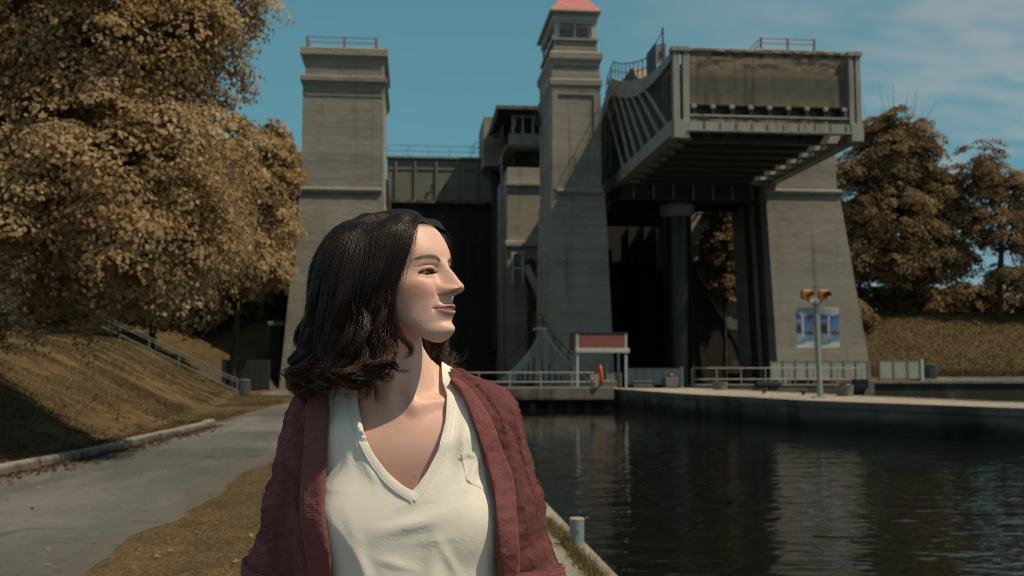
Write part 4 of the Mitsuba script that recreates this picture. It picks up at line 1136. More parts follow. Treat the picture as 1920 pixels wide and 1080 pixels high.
STRAW = [(0.05, 0.037, 0.018), (0.095, 0.071, 0.037), (0.14, 0.107, 0.058), (0.18, 0.14, 0.08)]
rng = np.random.default_rng(5)
n = 90000
yv = 2.4 + 24 * rng.uniform(0, 1, n) ** 2.0
xv = rng.uniform(-2.5, 0.5, n)
edge = np.interp(yv, ys, xr) + rng.normal(0, 0.05, n)
k = xv > edge
m, c = blades(xv[k], yv[k], np.interp(yv[k], [2, 20], [0.024, 0.035]), np.interp(yv[k], [2, 20], [0.0022, 0.006]), STRAW, rng, 1.3)
stuff('verge_grass', m, 'm_blade', 'short dry straw coloured grass between the path and the quay', 'grass', color=c)
n = 110000
yv = 11 + 46 * rng.uniform(0, 1, n) ** 1.6
xv = kerb_x(yv) - 0.1 - 11 * rng.uniform(0, 1, n) ** 1.2 * np.interp(yv, [10, 55], [0.55, 1.1])
k = (xv < np.where(yv < 26.2, kerb_x(yv) - 0.11, np.interp(yv, [26, 52, 57], [-5.2, -5.4, -8.6])))
patch = meshkit.fbm(np.c_[xv * 0.8, yv * 0.8, xv * 0], 3, seed=8)
k &= patch > 0.36
hgt = (0.05 + 0.20 * np.clip(patch - 0.42, 0, 1)) * np.where(ground_h(xv, yv) > 0.15, 1.0, 0.5)
m, c = blades(xv[k], yv[k], hgt[k], np.interp(yv[k], [11, 50], [0.006, 0.02]), STRAW, rng, 0.7)
stuff('bank_grass', m, 'm_blade', 'rough dry brown grass covering the bank beyond the kerb', 'grass', color=c)
n = 40000
xv = rng.uniform(33, 62, n); yv = rng.uniform(68, 96, n)
m, c = blades(xv, yv, 0.22, 0.035, STRAW, rng, 0.7)
stuff('bank_grass', m, 'm_blade', 'dry grass on the far bank under the rounded tree', 'grass', color=c)
# weeds along the quay joints
n = 26000
yv = 3.0 + 30 * rng.uniform(0, 1, n) ** 1.5
cl = meshkit.fbm(np.c_[yv * 2.2, yv * 0, yv * 0 + 2], 3, seed=4)
k = cl > 0.42
yv = yv[k]
xv = 1.232 + rng.normal(0, 0.018 + 0.10 * (cl[k] - 0.42), len(yv))
m, c = blades(xv, yv, 0.06, 0.0035, [(0.08, 0.072, 0.030), (0.15, 0.125, 0.055), (0.22, 0.17, 0.085), (0.26, 0.20, 0.11)], rng, 1.1)
v = np.asarray(m.vertices).copy(); v[:, 2] = np.where(v[:, 2] < -0.5, v[:, 2] + 3.01 + 0.0, v[:, 2]); v[:, 2] -= v[:, 2].min() - 0.022
stuff('weeds', tm(v, m.faces), 'm_blade', 'dry weeds growing in the joint behind the quay coping', 'weeds', color=c)


def litter(x, y, z, size, cols, rng):
    n = len(x)
    pos = np.c_[x, y, z + 0.012]
    nr = np.tile([0, 0, 1.0], (n, 1)) + rng.normal(0, 0.25, (n, 3))
    v, f, c = leaves(pos, nr, size, palette(n, cols, rng), rng, LEAF3, 0)
    return tm(v, f), np.clip(c, 0, 1)


LIT = [(0.075, 0.050, 0.036), (0.12, 0.080, 0.058), (0.17, 0.12, 0.085), (0.21, 0.16, 0.11)]
n = 2600
yv = rng.uniform(11, 26, n)
xv = kerb_x(yv) + np.where(rng.uniform(0, 1, n) < 0.6, 0.10 + rng.exponential(0.14, n), -0.15 - rng.exponential(0.3, n))
zz = np.where(xv > kerb_x(yv), 0.006, ground_h(xv, yv) + 0.01)
m, c = litter(xv, yv, zz, 0.075, LIT, rng)
stuff('fallen_leaves', m, 'm_leaf', 'reddish fallen leaves gathered along the kerb', 'leaves', color=c)
n = 260
yv = rng.uniform(4, 24, n); xv = rng.uniform(-5.2, 0.2, n)
m, c = litter(xv, yv, np.full(n, 0.008), 0.055, [(0.2, 0.12, 0.06), (0.34, 0.25, 0.1), (0.4, 0.33, 0.2), (0.45, 0.42, 0.34)], rng)
stuff('fallen_leaves', m, 'm_leaf', 'scattered yellowish fallen leaves on path and verge', 'leaves', color=c)
for i, (x, yk, s) in enumerate(((1.62, 13.0, 0.07), (2.02, 13.2, 0.055), (2.0, 12.4, 0.05), (1.86, 12.9, 0.04), (2.5, 14.6, 0.05))):
    lb = ['curled pale leaf floating closest to the mooring posts', 'pale leaf floating beside the sharpest bend of reflections, second from the posts', 'brown floating leaf nearest the quay edge ahead of the others', 'tiny brown leaf floating between the pale ones', 'small pale leaf floating farthest out from the quay'][i]
    fl = thing('floating_leaf', lb, 'leaf', 'leaves floating near the quay')
    lv, lf = LEAF3
    v = lv * s * 1.6; v[:, 2] = 0.012 + 0.6 * s * (v[:, 0] / s) ** 2 * 0.6
    part(fl, 'blade', tm(v + [x, yk, WZ], lf), 'm_postcap')

# ---------------------------------------------------------------- the woman
def surface_nets(fn, lo, hi, h):
    """closed surface of fn < 0 on a grid of step h"""
    ax = [np.arange(a, b + h, h) for a, b in zip(lo, hi)]
    X = np.stack(np.meshgrid(*ax, indexing='ij'), -1)
    S = X.shape[:3]
    P = X.reshape(-1, 3)
    D = np.concatenate([fn(P[i:i + 400000]) for i in range(0, len(P), 400000)]).reshape(S)
    neg = D < 0
    idx = -np.ones(tuple(s - 1 for s in S), int)
    cnt = np.zeros(idx.shape, int)
    for a, b, c in np.ndindex(2, 2, 2):
        cnt += neg[a:S[0] - 1 + a, b:S[1] - 1 + b, c:S[2] - 1 + c]
    act = (cnt > 0) & (cnt < 8)
    cells = np.argwhere(act)
    idx[act] = np.arange(len(cells))
    acc, num = np.zeros((len(cells), 3)), np.zeros(len(cells))
    corners = np.array(list(np.ndindex(2, 2, 2)))
    for i, a in enumerate(corners):
        for b in corners[i + 1:]:
            if np.abs(a - b).sum() != 1:
                continue
            A, B = cells + a, cells + b
            da, db = D[tuple(A.T)], D[tuple(B.T)]
            k = (da < 0) != (db < 0)
            t = np.where(k, da / np.where(k, da - db, 1), 0)[:, None]
            acc += np.where(k[:, None], A + (B - A) * t, 0)
            num += k
    V = np.asarray(lo) + acc / num[:, None] * h
    F = []
    for d in range(3):
        u, w = (d + 1) % 3, (d + 2) % 3
        sl0 = [slice(None)] * 3; sl1 = [slice(None)] * 3
        sl0[d], sl1[d] = slice(0, S[d] - 1), slice(1, S[d])
        n0, n1 = neg[tuple(sl0)], neg[tuple(sl1)]
        e = np.argwhere(n0 != n1)
        e = e[(e[:, u] > 0) & (e[:, w] > 0) & (e[:, u] < S[u] - 1) & (e[:, w] < S[w] - 1)]
        q = []
        for du, dw in ((1, 1), (0, 1), (0, 0), (1, 0)):
            c = e.copy(); c[:, u] -= du; c[:, w] -= dw
            q.append(idx[tuple(c.T)])
        q = np.stack(q, 1)
        inside = n0[tuple(e.T)]
        q[~inside] = q[~inside][:, ::-1]
        F.append(q)
    F = np.vstack(F)
    return tm(V, np.vstack([F[:, [0, 1, 2]], F[:, [0, 2, 3]]]))


def cap(p, a, b, r0, r1=None):
    a, b = np.asarray(a, float), np.asarray(b, float)
    r1 = r0 if r1 is None else r1
    ab = b - a
    t = np.clip(((p - a) @ ab) / (ab @ ab), 0, 1)
    return np.linalg.norm(p - a - t[:, None] * ab, axis=1) - (r0 + (r1 - r0) * t)


def ell(p, c, r):
    q = (p - np.asarray(c)) / np.asarray(r)
    k0 = np.linalg.norm(q, axis=1); k1 = np.linalg.norm(q / np.asarray(r), axis=1)
    return k0 * (k0 - 1) / np.maximum(k1, 1e-9)


def smin(k, *ds):
    d = ds[0]
    for e in ds[1:]:
        h = np.clip(0.5 + 0.5 * (e - d) / k, 0, 1)
        d = e + (d - e) * h - k * h * (1 - h)
    return d


def clip_mesh(m, f):
    """keep f >= 0, cutting triangles along f = 0"""
    v, t = np.asarray(m.vertices), np.asarray(m.faces)
    s = f[t] >= 0
    n = s.sum(1)
    out = [t[n == 3]]
    newv, cache, cnt = [], {}, len(v)

    def mid(a, b):
        nonlocal cnt
        k = (min(a, b), max(a, b))
        if k not in cache:
            w = f[a] / (f[a] - f[b])
            newv.append(v[a] + (v[b] - v[a]) * w)
            cache[k] = cnt; cnt += 1
        return cache[k]
    add = []
    for tri, si in zip(t[(n == 1) | (n == 2)], s[(n == 1) | (n == 2)]):
        k = int(np.argmax(si)) if si.sum() == 1 else int(np.argmin(si))
        a, b, c = tri[k], tri[(k + 1) % 3], tri[(k + 2) % 3]
        if si.sum() == 1:
            add.append([a, mid(a, b), mid(a, c)])
        else:
            ab, ac = mid(a, b), mid(a, c)
            add += [[ab, b, c], [ab, c, ac]]
    V = np.vstack([v] + ([np.array(newv)] if newv else []))
    Fa = np.vstack(out + ([np.array(add)] if add else []))
    u, inv = np.unique(Fa, return_inverse=True)
    return tm(V[u], inv.reshape(-1, 3))


def relax(m, n, lam=0.5, mu=-0.53):
    """Taubin smoothing; boundary vertices move only along the boundary"""
    import scipy.sparse as sp
    v, f = np.asarray(m.vertices, float).copy(), np.asarray(m.faces)
    e = np.vstack([f[:, [0, 1]], f[:, [1, 2]], f[:, [2, 0]]])
    es = np.sort(e, 1)
    u, c = np.unique(es, axis=0, return_counts=True)
    bd = u[c == 1]
    isb = np.zeros(len(v), bool); isb[bd.ravel()] = True
    inner = u[~(isb[u[:, 0]] & isb[u[:, 1]]) | (c == 1)]
    r = np.r_[inner[:, 0], inner[:, 1]]; q = np.r_[inner[:, 1], inner[:, 0]]
    keep = ~isb[r] | isb[q]
    A = sp.csr_matrix((np.ones(keep.sum()), (r[keep], q[keep])), (len(v), len(v)))
    d = np.maximum(np.asarray(A.sum(1)).ravel(), 1)
    for _ in range(n):
        for k in (lam, mu):
            v += k * ((A @ v) / d[:, None] - v)
    return tm(v, f)


def to_world(v):
    v = np.asarray(v, float)
    c, s = math.cos(YAW), math.sin(YAW)
    return np.c_[v[:, 0] * c + v[:, 1] * s, -v[:, 0] * s + v[:, 1] * c, v[:, 2]]


def wm(m):
    return tm(to_world(m.vertices), m.faces)


woman = thing('person', 'dark haired woman in cream V-neck top and burgundy knit cardigan, looking aside', 'person')

# ---- head: a parametric skull sculpted with brushes; x = her right, y = forward, z = up
HC = np.array([-0.1850, 1.620, 1.5715])
HYAW, HPITCH, HROLL = math.radians(62.5), math.radians(9.0), math.radians(0.0)
HS = 1.02


def head_to_local(v):
    v = np.asarray(v, float) * HS
    c, s = math.cos(HPITCH), math.sin(HPITCH)
    x, y, z = v[:, 0], v[:, 1] * c - v[:, 2] * s, v[:, 2] * c + v[:, 1] * s
    c, s = math.cos(HROLL), math.sin(HROLL)
    x, z = x * c - z * s, z * c + x * s
    c, s = math.cos(HYAW), math.sin(HYAW)
    return HC + np.c_[-x * c + y * s, -x * s - y * c, z]


tab = np.array([  # z, half width, front, back, front exponent
    [0.1085, 0.008, 0.002, -0.018, 2.0], [0.1065, 0.024, 0.022, -0.036, 2.0], [0.1020, 0.039, 0.041, -0.053, 2.0], [0.0950, 0.0505, 0.0575, -0.068, 2.0], [0.0800, 0.0615, 0.0695, -0.084, 2.05],
    [0.0650, 0.0672, 0.0795, -0.0915, 2.1], [0.0450, 0.0705, 0.0868, -0.0955, 2.2], [0.0250, 0.0715, 0.0905, -0.0965, 2.25],
    [0.0100, 0.0710, 0.0880, -0.0950, 2.2], [0.0, 0.0702, 0.0860, -0.0930, 2.15], [-0.0150, 0.0690, 0.0848, -0.089, 2.1],
    [-0.0300, 0.0675, 0.0850, -0.083, 2.0], [-0.0450, 0.0650, 0.0862, -0.076, 1.92], [-0.0600, 0.0612, 0.0868, -0.069, 1.85],
    [-0.0720, 0.0575, 0.0862, -0.063, 1.8], [-0.0840, 0.0525, 0.0845, -0.058, 1.8], [-0.0940, 0.0465, 0.0835, -0.053, 1.8],
    [-0.1020, 0.0395, 0.0795, -0.048, 1.85], [-0.1080, 0.031, 0.0710, -0.042, 1.9], [-0.1115, 0.021, 0.056, -0.035, 2.0], [-0.1135, 0.006, 0.03, -0.02, 2.0]])[::-1]
from scipy.interpolate import PchipInterpolator
tab[:, 0] = np.where(tab[:, 0] > 0.03, 0.03 + (tab[:, 0] - 0.03) * 0.89, tab[:, 0])
zr = np.unique(np.r_[np.linspace(-0.1135, -0.105, 14), np.linspace(-0.105, 0.024, 190), np.linspace(0.024, tab[-1, 0], 45)])
W_, YF, YB, EX = (PchipInterpolator(tab[:, 0], tab[:, k])(zr) for k in range(1, 5))
front_t = np.linspace(-1, 1, 231)
tf = np.sign(front_t) * (0.75 * np.abs(front_t) + 0.25 * np.abs(front_t) ** 2.5) * (math.pi / 2)
tb = np.linspace(math.pi / 2, 3 * math.pi / 2, 80)[1:-1]
sx, cx = np.sin(tf), np.cos(tf)
ex = EX[:, None]
XF = W_[:, None] * np.sign(sx) * np.abs(sx) ** (2 / np.clip(ex, 2.0, 9) )
FR = np.clip(np.abs(XF) / np.maximum(W_[:, None], 1e-6), 0, 1)
YFr = YF[:, None] * np.maximum(1 - FR ** ex, 0) ** (1 / np.maximum(ex, 1.9))
XB = W_[:, None] * np.sin(tb)
YBk = -YB[:, None] * np.cos(tb)
hx = np.hstack([XF, XB]); hy = np.hstack([YFr, YBk]); hz = np.repeat(zr[:, None], hx.shape[1], 1)


def gs(x, c, s):
    return np.exp(-((x - c) / s) ** 2)


# jaw line rises towards the ear
gy = np.clip(hy / 0.062, 0, 1)
gy = gy * gy * (3 - 2 * gy)
low = np.minimum(hz + 0.050, 0)
hz = hz - low * (1 - gy) * 0.70
X, Z = hx.copy(), hz.copy()
fm = np.clip((hy - 0.0) / 0.035, 0, 1)
ax_ = np.abs(X)
dy = np.zeros_like(X); dxs = np.zeros_like(X); dz = np.zeros_like(X)
dy += 0.0022 * gs(Z, 0.0105, 0.009) * gs(ax_, 0.020, 0.017)                      # brow
dy += -0.0062 * gs(ax_, 0.0285, 0.0165) * gs(Z, -0.0055, 0.0105)                 # sockets
dy += -0.0045 * gs(ax_, 0.0140, 0.0055) * gs(Z, -0.004, 0.009)
dy += 0.0035 * gs(ax_, 0.043, 0.017) * gs(Z, -0.024, 0.015)                     # cheek bone
dxs += 0.0025 * gs(ax_, 0.055, 0.018) * gs(Z, -0.020, 0.016)
dy += 0.0046 * gs(ax_, 0.031, 0.013) * gs(Z, -0.036, 0.013)                     # apple of the cheek
dxs += -0.0030 * gs(ax_, 0.056, 0.014) * gs(Z, -0.062, 0.018)
dxs += -0.0030 * gs(ax_, 0.066, 0.012) * gs(Z, 0.028, 0.018)                    # temple
dy += 0.0040 * gs(ax_, 0.0, 0.024) * gs(Z, -0.058, 0.016)                       # muzzle
nz_ = np.array([-0.0475, -0.0428, -0.0415, -0.0405, -0.0395, -0.0381, -0.0360, -0.0328, -0.0290, -0.0245, -0.0190, -0.0125, -0.0070, -0.0015, 0.0045, 0.0100, 0.0180])
nd_ = np.array([0.0, 0.0036, 0.0115, 0.0183, 0.0226, 0.0258, 0.0277, 0.0287, 0.0283, 0.0264, 0.0232, 0.0197, 0.0158, 0.0118, 0.0076, 0.0034, 0.0])
nw_ = np.array([0.010, 0.0100, 0.0112, 0.0120, 0.0126, 0.0130, 0.0131, 0.0129, 0.0116, 0.0106, 0.0098, 0.0094, 0.0092, 0.0092, 0.0096, 0.0102, 0.012])
ND = PchipInterpolator(nz_, nd_)(np.clip(Z, -0.0475, 0.018)) * ((Z > -0.0475) & (Z < 0.018))
NW = np.interp(Z, nz_, nw_)
dy += ND * np.exp(-(ax_ / NW) ** (2.4 + 0.9 * gs(Z, -0.035, 0.008)))
dy += 0.0022 * np.exp(-((ax_ / 0.0090) ** 2 + ((Z + 0.0345) / 0.0060) ** 2)) - 0.0008 * gs(ax_, 0.0, 0.010) * gs(Z, -0.0215, 0.006)   # round tip
dy += 0.0026 * gs(ax_, 0.012, 0.012) * gs(Z, -0.022, 0.016)                     # nose flank
wz_ = np.clip((Z + 0.0432) / 0.0036, 0, 1); wz_ = wz_ * wz_ * (3 - 2 * wz_) * np.exp(-(np.maximum(Z + 0.0370, 0) / 0.0078) ** 2)
dy += 0.0128 * wz_ * np.exp(-(((ax_ - 0.0140) / 0.0056) ** 2) ** 1.3)          # wing
dxs += 0.0014 * wz_ * gs(ax_, 0.0150, 0.0050)
dy += -0.0034 * gs(ax_, 0.0226, 0.0030) * gs(Z, -0.0355, 0.0075)
dy += -0.0016 * gs(ax_, 0.0100, 0.0028) * gs(Z, -0.0330, 0.0060)                # groove above the wing
nost = np.exp(-(((ax_ - 0.0068) / 0.0040) ** 2 + ((Z + 0.0400) / 0.0020) ** 2))
dy += -0.0070 * nost
dy += -0.0016 * gs(ax_, 0.0, 0.0028) * gs(Z, -0.0462, 0.007)                    # philtrum
dy += 0.0007 * gs(ax_, 0.0050, 0.0022) * gs(Z, -0.0462, 0.007)
mw = 0.0245
q = np.clip(ax_ / mw, 0, 1.2)
smile = 0.0014 * q ** 2
zm = -0.0638 + smile                                                             # mouth line
ztop = -0.0548 + 0.0046 * np.clip(q - 0.22, 0, 1) ** 1.2 * -1.0 - 0.0012 * gs(ax_, 0, 0.003) + smile * 0.9
zbot = -0.0752 + 0.0095 * q ** 2 + smile * 0.2
lipf = np.clip(1 - q ** 2.2, 0, 1) ** 0.6
dy += 0.0046 * lipf * gs(Z, (zm + ztop) / 2 + 0.0002, 0.0046)
dy += 0.0054 * lipf * gs(Z, (zm + zbot) / 2 - 0.0002, 0.0054)
op = np.clip(1 - (ax_ / 0.0200) ** 2, 0, 1)                                       # parted lips
gap = 0.0030 * op
inm = np.clip(1 - np.abs(Z - (zm - 0.0004)) / np.maximum(gap + 0.0007, 1e-5), 0, 1)
dy += -0.0085 * np.clip(inm * 2.2, 0, 1) * (op > 0) * np.clip(op * 3, 0, 1)
dy += -0.0030 * gs(Z, zm, 0.0012) * np.clip(1.1 - q, 0, 1) ** 0.3 * (q < 1.1)
dy += -0.0022 * gs(ax_, 0.0262, 0.0032) * gs(Z, -0.0625, 0.0040)                 # corners
dy += 0.0010 * gs(ax_, 0.0335, 0.0060) * gs(Z, -0.0540, 0.010)                   # smile fold
dy += -0.0017 * gs(ax_ - 0.0230 - (-0.038 - Z) * 0.42, 0, 0.0028) * gs(Z, -0.047, 0.009)
dy += -0.0024 * gs(ax_, 0.0, 0.020) * gs(Z, -0.0825, 0.0045)                     # under the lower lip
dy += 0.0062 * gs(ax_, 0.0, 0.0175) * gs(Z, -0.0965, 0.0115)                     # chin
dy += 0.0020 * gs(ax_, 0.0, 0.030) * gs(Z, -0.0930, 0.012)
# eye openings
ue = (ax_ - 0.0280) / 0.0150
lidu = -0.0068 + 0.0030 * np.clip(1 - np.abs(ue + 0.10) ** 2.1, 0, 1) ** 0.8 + 0.0006 * ue
lidl = -0.0070 - 0.0024 * np.clip(1 - np.abs(ue - 0.12) ** 2.2, 0, 1) ** 0.9 + 0.0006 * ue
into = np.minimum(lidu - Z, Z - lidl)
inside = np.clip(into / 0.0011, 0, 1) * (np.abs(ue) < 1.0)
dy += 0.0042 * gs(ax_, 0.0280, 0.0125) * gs(Z, lidu + 0.0032, 0.0040)            # upper lid
dy += 0.0026 * gs(ax_, 0.0280, 0.0125) * gs(Z, lidl - 0.0022, 0.0030)
dy += -0.0014 * gs(ax_, 0.0285, 0.0140) * gs(Z, lidu + 0.0080, 0.0016)           # crease
dy += -0.0075 * inside
# ears, mostly under the hair
earm = np.exp(-(((hy - 0.000) / 0.014) ** 2 + ((Z + 0.012) / 0.026) ** 2) ** 1.6) * (ax_ > 0.045)
dxs += 0.012 * earm * (hy > -0.03)
hy2 = hy + dy * fm
hx2 = hx + np.sign(X) * dxs
hz2 = hz - 0.0030 * np.exp(-(ax_ / 0.010) ** 2) * gs(Z, -0.0330, 0.006) * fm * 0.0
nr, nc = hx.shape
I, J = np.meshgrid(np.arange(nr - 1), np.arange(nc), indexing='ij')
Jn = (J + 1) % nc
HF = np.stack([I * nc + J, (I + 1) * nc + J, (I + 1) * nc + Jn, I * nc + Jn], -1).reshape(-1, 4)
HV = np.stack([hx2, hy2, hz2], -1).reshape(-1, 3)
botc, topc = len(HV), len(HV) + 1
HV = np.vstack([HV, HV[:nc].mean(0), HV[-nc:].mean(0) + [0, 0, 0.0005]])
k = np.arange(nc); kn = (k + 1) % nc
HF = np.vstack([HF[:, [0, 1, 2]], HF[:, [0, 2, 3]], np.c_[np.full(nc, botc), k, kn], np.c_[np.full(nc, topc), (nr - 1) * nc + kn, (nr - 1) * nc + k]])
# colours
SK = np.array([0.70, 0.458, 0.378])
hc = np.tile(SK, (len(HV), 1))


def blend(mask, col):
    global hc
    mk = np.r_[np.clip(mask, 0, 1).ravel(), 0, 0][:, None]
    hc = hc * (1 - mk) + np.array(col) * mk


PZ = np.stack([X, hy, Z], -1).reshape(-1, 3)
mott = (meshkit.fbm(PZ * 70, 3, seed=1) - 0.5).reshape(X.shape)
mott2 = (meshkit.fbm(PZ * 420, 2, seed=2) - 0.5).reshape(X.shape)
hc[:-2] *= (1 + 0.20 * mott + 0.10 * mott2).reshape(-1, 1) * np.stack([1 + 0.0 * mott, 1 - 0.10 * mott, 1 - 0.14 * mott], -1).reshape(-1, 3)
blend(0.60 * gs(ax_, 0.040, 0.020) * gs(Z, -0.030, 0.018) * fm, (0.62, 0.31, 0.25))
blend(0.55 * gs(ax_, 0.006, 0.016) * gs(Z, -0.032, 0.010) * fm, (0.62, 0.31, 0.25))
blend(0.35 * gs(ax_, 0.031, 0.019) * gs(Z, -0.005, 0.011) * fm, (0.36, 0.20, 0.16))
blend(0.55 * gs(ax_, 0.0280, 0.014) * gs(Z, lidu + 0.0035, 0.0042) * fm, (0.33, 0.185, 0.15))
lipm = np.clip((ztop - Z) / 0.0026 + 0.5, 0, 1) * np.clip((Z - zbot) / 0.0034 + 0.5, 0, 1) * np.clip((1.03 - q) / 0.08, 0, 1) * fm
blend(0.80 * lipm, (0.46, 0.19, 0.18))
blend(np.clip(inm * 3, 0, 1) * np.clip(op * 4, 0, 1) * fm, (0.03, 0.011, 0.010))
blend(0.8 * gs(Z, zm, 0.0007) * (q < 1.04) * fm, (0.11, 0.035, 0.03))
blend(0.9 * nost * fm, (0.06, 0.025, 0.02))
blend(0.85 * inside * fm, (0.10, 0.05, 0.045))
blend(0.9 * gs(Z, lidu + 0.0003, 0.0013) * np.clip((1.02 - np.abs(ue)) / 0.1, 0, 1) * fm, (0.018, 0.011, 0.010))
blend(0.35 * gs(Z, lidl, 0.0008) * np.clip((1.0 - np.abs(ue)) / 0.1, 0, 1) * fm, (0.10, 0.05, 0.04))
bz = 0.0118 + 0.0055 * np.clip(1 - ((ax_ - 0.0345) / 0.023) ** 2, -1.5, 1) - 0.0010
bh = np.interp(ax_, [0.011, 0.015, 0.030, 0.045, 0.053], [0.0026, 0.0036, 0.0034, 0.0022, 0.0008])
blend(0.74 * np.clip(1.55 - np.abs(Z - bz) / bh, 0, 1) * np.clip((ax_ - 0.0095) / 0.004, 0, 1) * np.clip((0.054 - ax_) / 0.006, 0, 1) * fm, (0.030, 0.018, 0.013))
# hair line shading on the scalp
scalp = np.clip((Z - 0.064 + 0.0 * ax_) / 0.010, 0, 1) * fm + (1 - np.clip((hy + 0.005) / 0.02, 0, 1)) * (ax_ > 0.0) * (Z > -0.02)
blend(np.clip(scalp, 0, 1), (0.03, 0.018, 0.014))
moles = [(0.020, -0.058), (0.047, -0.040), (0.038, -0.078), (0.052, 0.008)]
for mx, mz in moles:
    blend(0.5 * np.exp(-(((X - mx) ** 2 + (Z - mz) ** 2) / 0.0009 ** 2)) * fm, (0.20, 0.09, 0.06))
head = tm(head_to_local(HV), HF)
if head.volume < 0:
    head = tm(head.vertices, np.asarray(head.faces)[:, ::-1])

# ---- torso, neck, arms and legs as one surface
NB, NT = np.array([-0.185, 1.672, 1.355]), np.array([-0.205, 1.648, 1.500])
SL, SR = np.array([-0.318, 1.690, 1.338]), np.array([-0.040, 1.690, 1.338])
EL, ER = np.array([-0.372, 1.715, 1.070]), np.array([0.022, 1.715, 1.070])
WL, WR = np.array([-0.378, 1.640, 0.850]), np.array([0.030, 1.640, 0.850])
TX = -0.172


def torso_only(p):
    d = ell(p, (TX, 1.690, 1.200), (0.138, 0.092, 0.190))
    d = smin(0.05, d, cap(p, (TX - 0.085, 1.672, 1.300), (TX + 0.090, 1.672, 1.300), 0.072))
    d = smin(0.035, d, ell(p, (TX - 0.073, 1.618, 1.196), (0.064, 0.050, 0.062)), ell(p, (TX + 0.085, 1.618, 1.196), (0.064, 0.050, 0.062)))
    d = smin(0.06, d, ell(p, (TX, 1.700, 1.030), (0.118, 0.086, 0.16)), ell(p, (TX, 1.712, 0.890), (0.158, 0.112, 0.14)))
    return d


def trap(p):
    return smin(0.04, cap(p, (-0.190, 1.700, 1.440), SL + [0.01, 0.005, 0.012], 0.036, 0.040), cap(p, (-0.190, 1.700, 1.428), SR + [-0.01, 0.005, 0.012], 0.036, 0.040))


def body_sdf(p):
    d = smin(0.035, torso_only(p), trap(p))
    d = smin(0.028, d, cap(p, NB, NT, 0.0565, 0.0500), cap(p, NT, HC + [0.01, 0.02, -0.02], 0.050, 0.045))
    for s, e, w in ((SL, EL, WL), (SR, ER, WR)):
        arm = smin(0.03, cap(p, s, e, 0.044, 0.034), cap(p, e, w, 0.034, 0.024))
        d = smin(0.035, d, arm)
    for q in (-0.036, 0.036):
        a, b = head_to_local(np.array([[q, 0.012, -0.054], [0.25 * q, 0.058, -0.0905]]))
        d = smin(0.022, d, cap(p, a, b, 0.0135, 0.0125))
    # collar bones, notch and the two neck cords
    nt = np.array([-0.1735, 1.612, 1.366])
    for sg in (-1, 1):
        c0, c1 = nt + [sg * 0.018, 0.0075, 0.002], nt + [sg * 0.062, 0.0240, 0.010]
        d = smin(0.020, d, cap(p, c0, c1, 0.0066, 0.0040))
    d = smin(0.016, d, cap(p, nt + [-0.012, 0.002, 0.004], (-0.205, 1.592, 1.505), 0.0075, 0.012), cap(p, nt + [0.012, 0.004, 0.004], (-0.180, 1.682, 1.485), 0.007, 0.009))
    d = -smin(0.018, -d, cap(p, nt + [0, -0.010, 0.013], nt + [0, -0.008, 0.020], 0.010))
    for sx_ in (-0.088, 0.088):
        hip, knee, ank = np.array([TX + sx_, 1.712, 0.86]), np.array([TX + sx_ * 0.95, 1.70, 0.47]), np.array([TX + sx_ * 0.95, 1.73, 0.09])
        d = smin(0.03, d, cap(p, hip, knee, 0.083, 0.055), cap(p, knee, ank, 0.054, 0.038))
    return d


up = surface_nets(lambda p: body_sdf(p), (-0.46, 1.50, 0.98), (0.12, 1.84, 1.555), 0.0045)
lowb = surface_nets(lambda p: body_sdf(p), (-0.46, 1.50, 0.02), (0.12, 1.86, 1.00), 0.012)
up = clip_mesh(up, np.asarray(up.vertices)[:, 2] - 0.985)
lowb = clip_mesh(lowb, 0.9851 - np.asarray(lowb.vertices)[:, 2])
up = relax(up, 8)


def finger(p, base, d, L, r, curl):
    out, a, dd = 1.0, np.array(base, float), np.array(d, float)
    ds = []
    for k in range(3):
        b = a + dd * L * (0.45, 0.32, 0.23)[k]
        ds.append(cap(p, a, b, r * (1 - 0.08 * k), r * (0.92 - 0.08 * k)))
        a = b
        dd = dd + np.array([0, curl, 0.0]); dd /= np.linalg.norm(dd)
    return smin(0.003, *ds)


def hand_sdf(p, w, sgn):
    d = smin(0.012, cap(p, w, w + [0, -0.006, -0.03], 0.020, 0.024), ell(p, w + [0, -0.010, -0.062], (0.014, 0.036, 0.038)))
    for k, (yo, L) in enumerate(((-0.040, 0.070), (-0.022, 0.078), (-0.004, 0.073), (0.013, 0.060))):
        d = smin(0.006, d, finger(p, w + [0, yo, -0.094], (0, -0.12 + 0.05 * k, -1), L, 0.0082, 0.18))
    return smin(0.007, d, finger(p, w + [0, -0.036, -0.052], (sgn * 0.15, -0.62, -0.75), 0.062, 0.0092, 0.10))


hands = [surface_nets(lambda p, w=w, s=s: hand_sdf(p, w, s), w - [0.05, 0.12, 0.2], w + [0.05, 0.08, 0.03], 0.0035) for w, s in ((WL, 1), (WR, -1))]
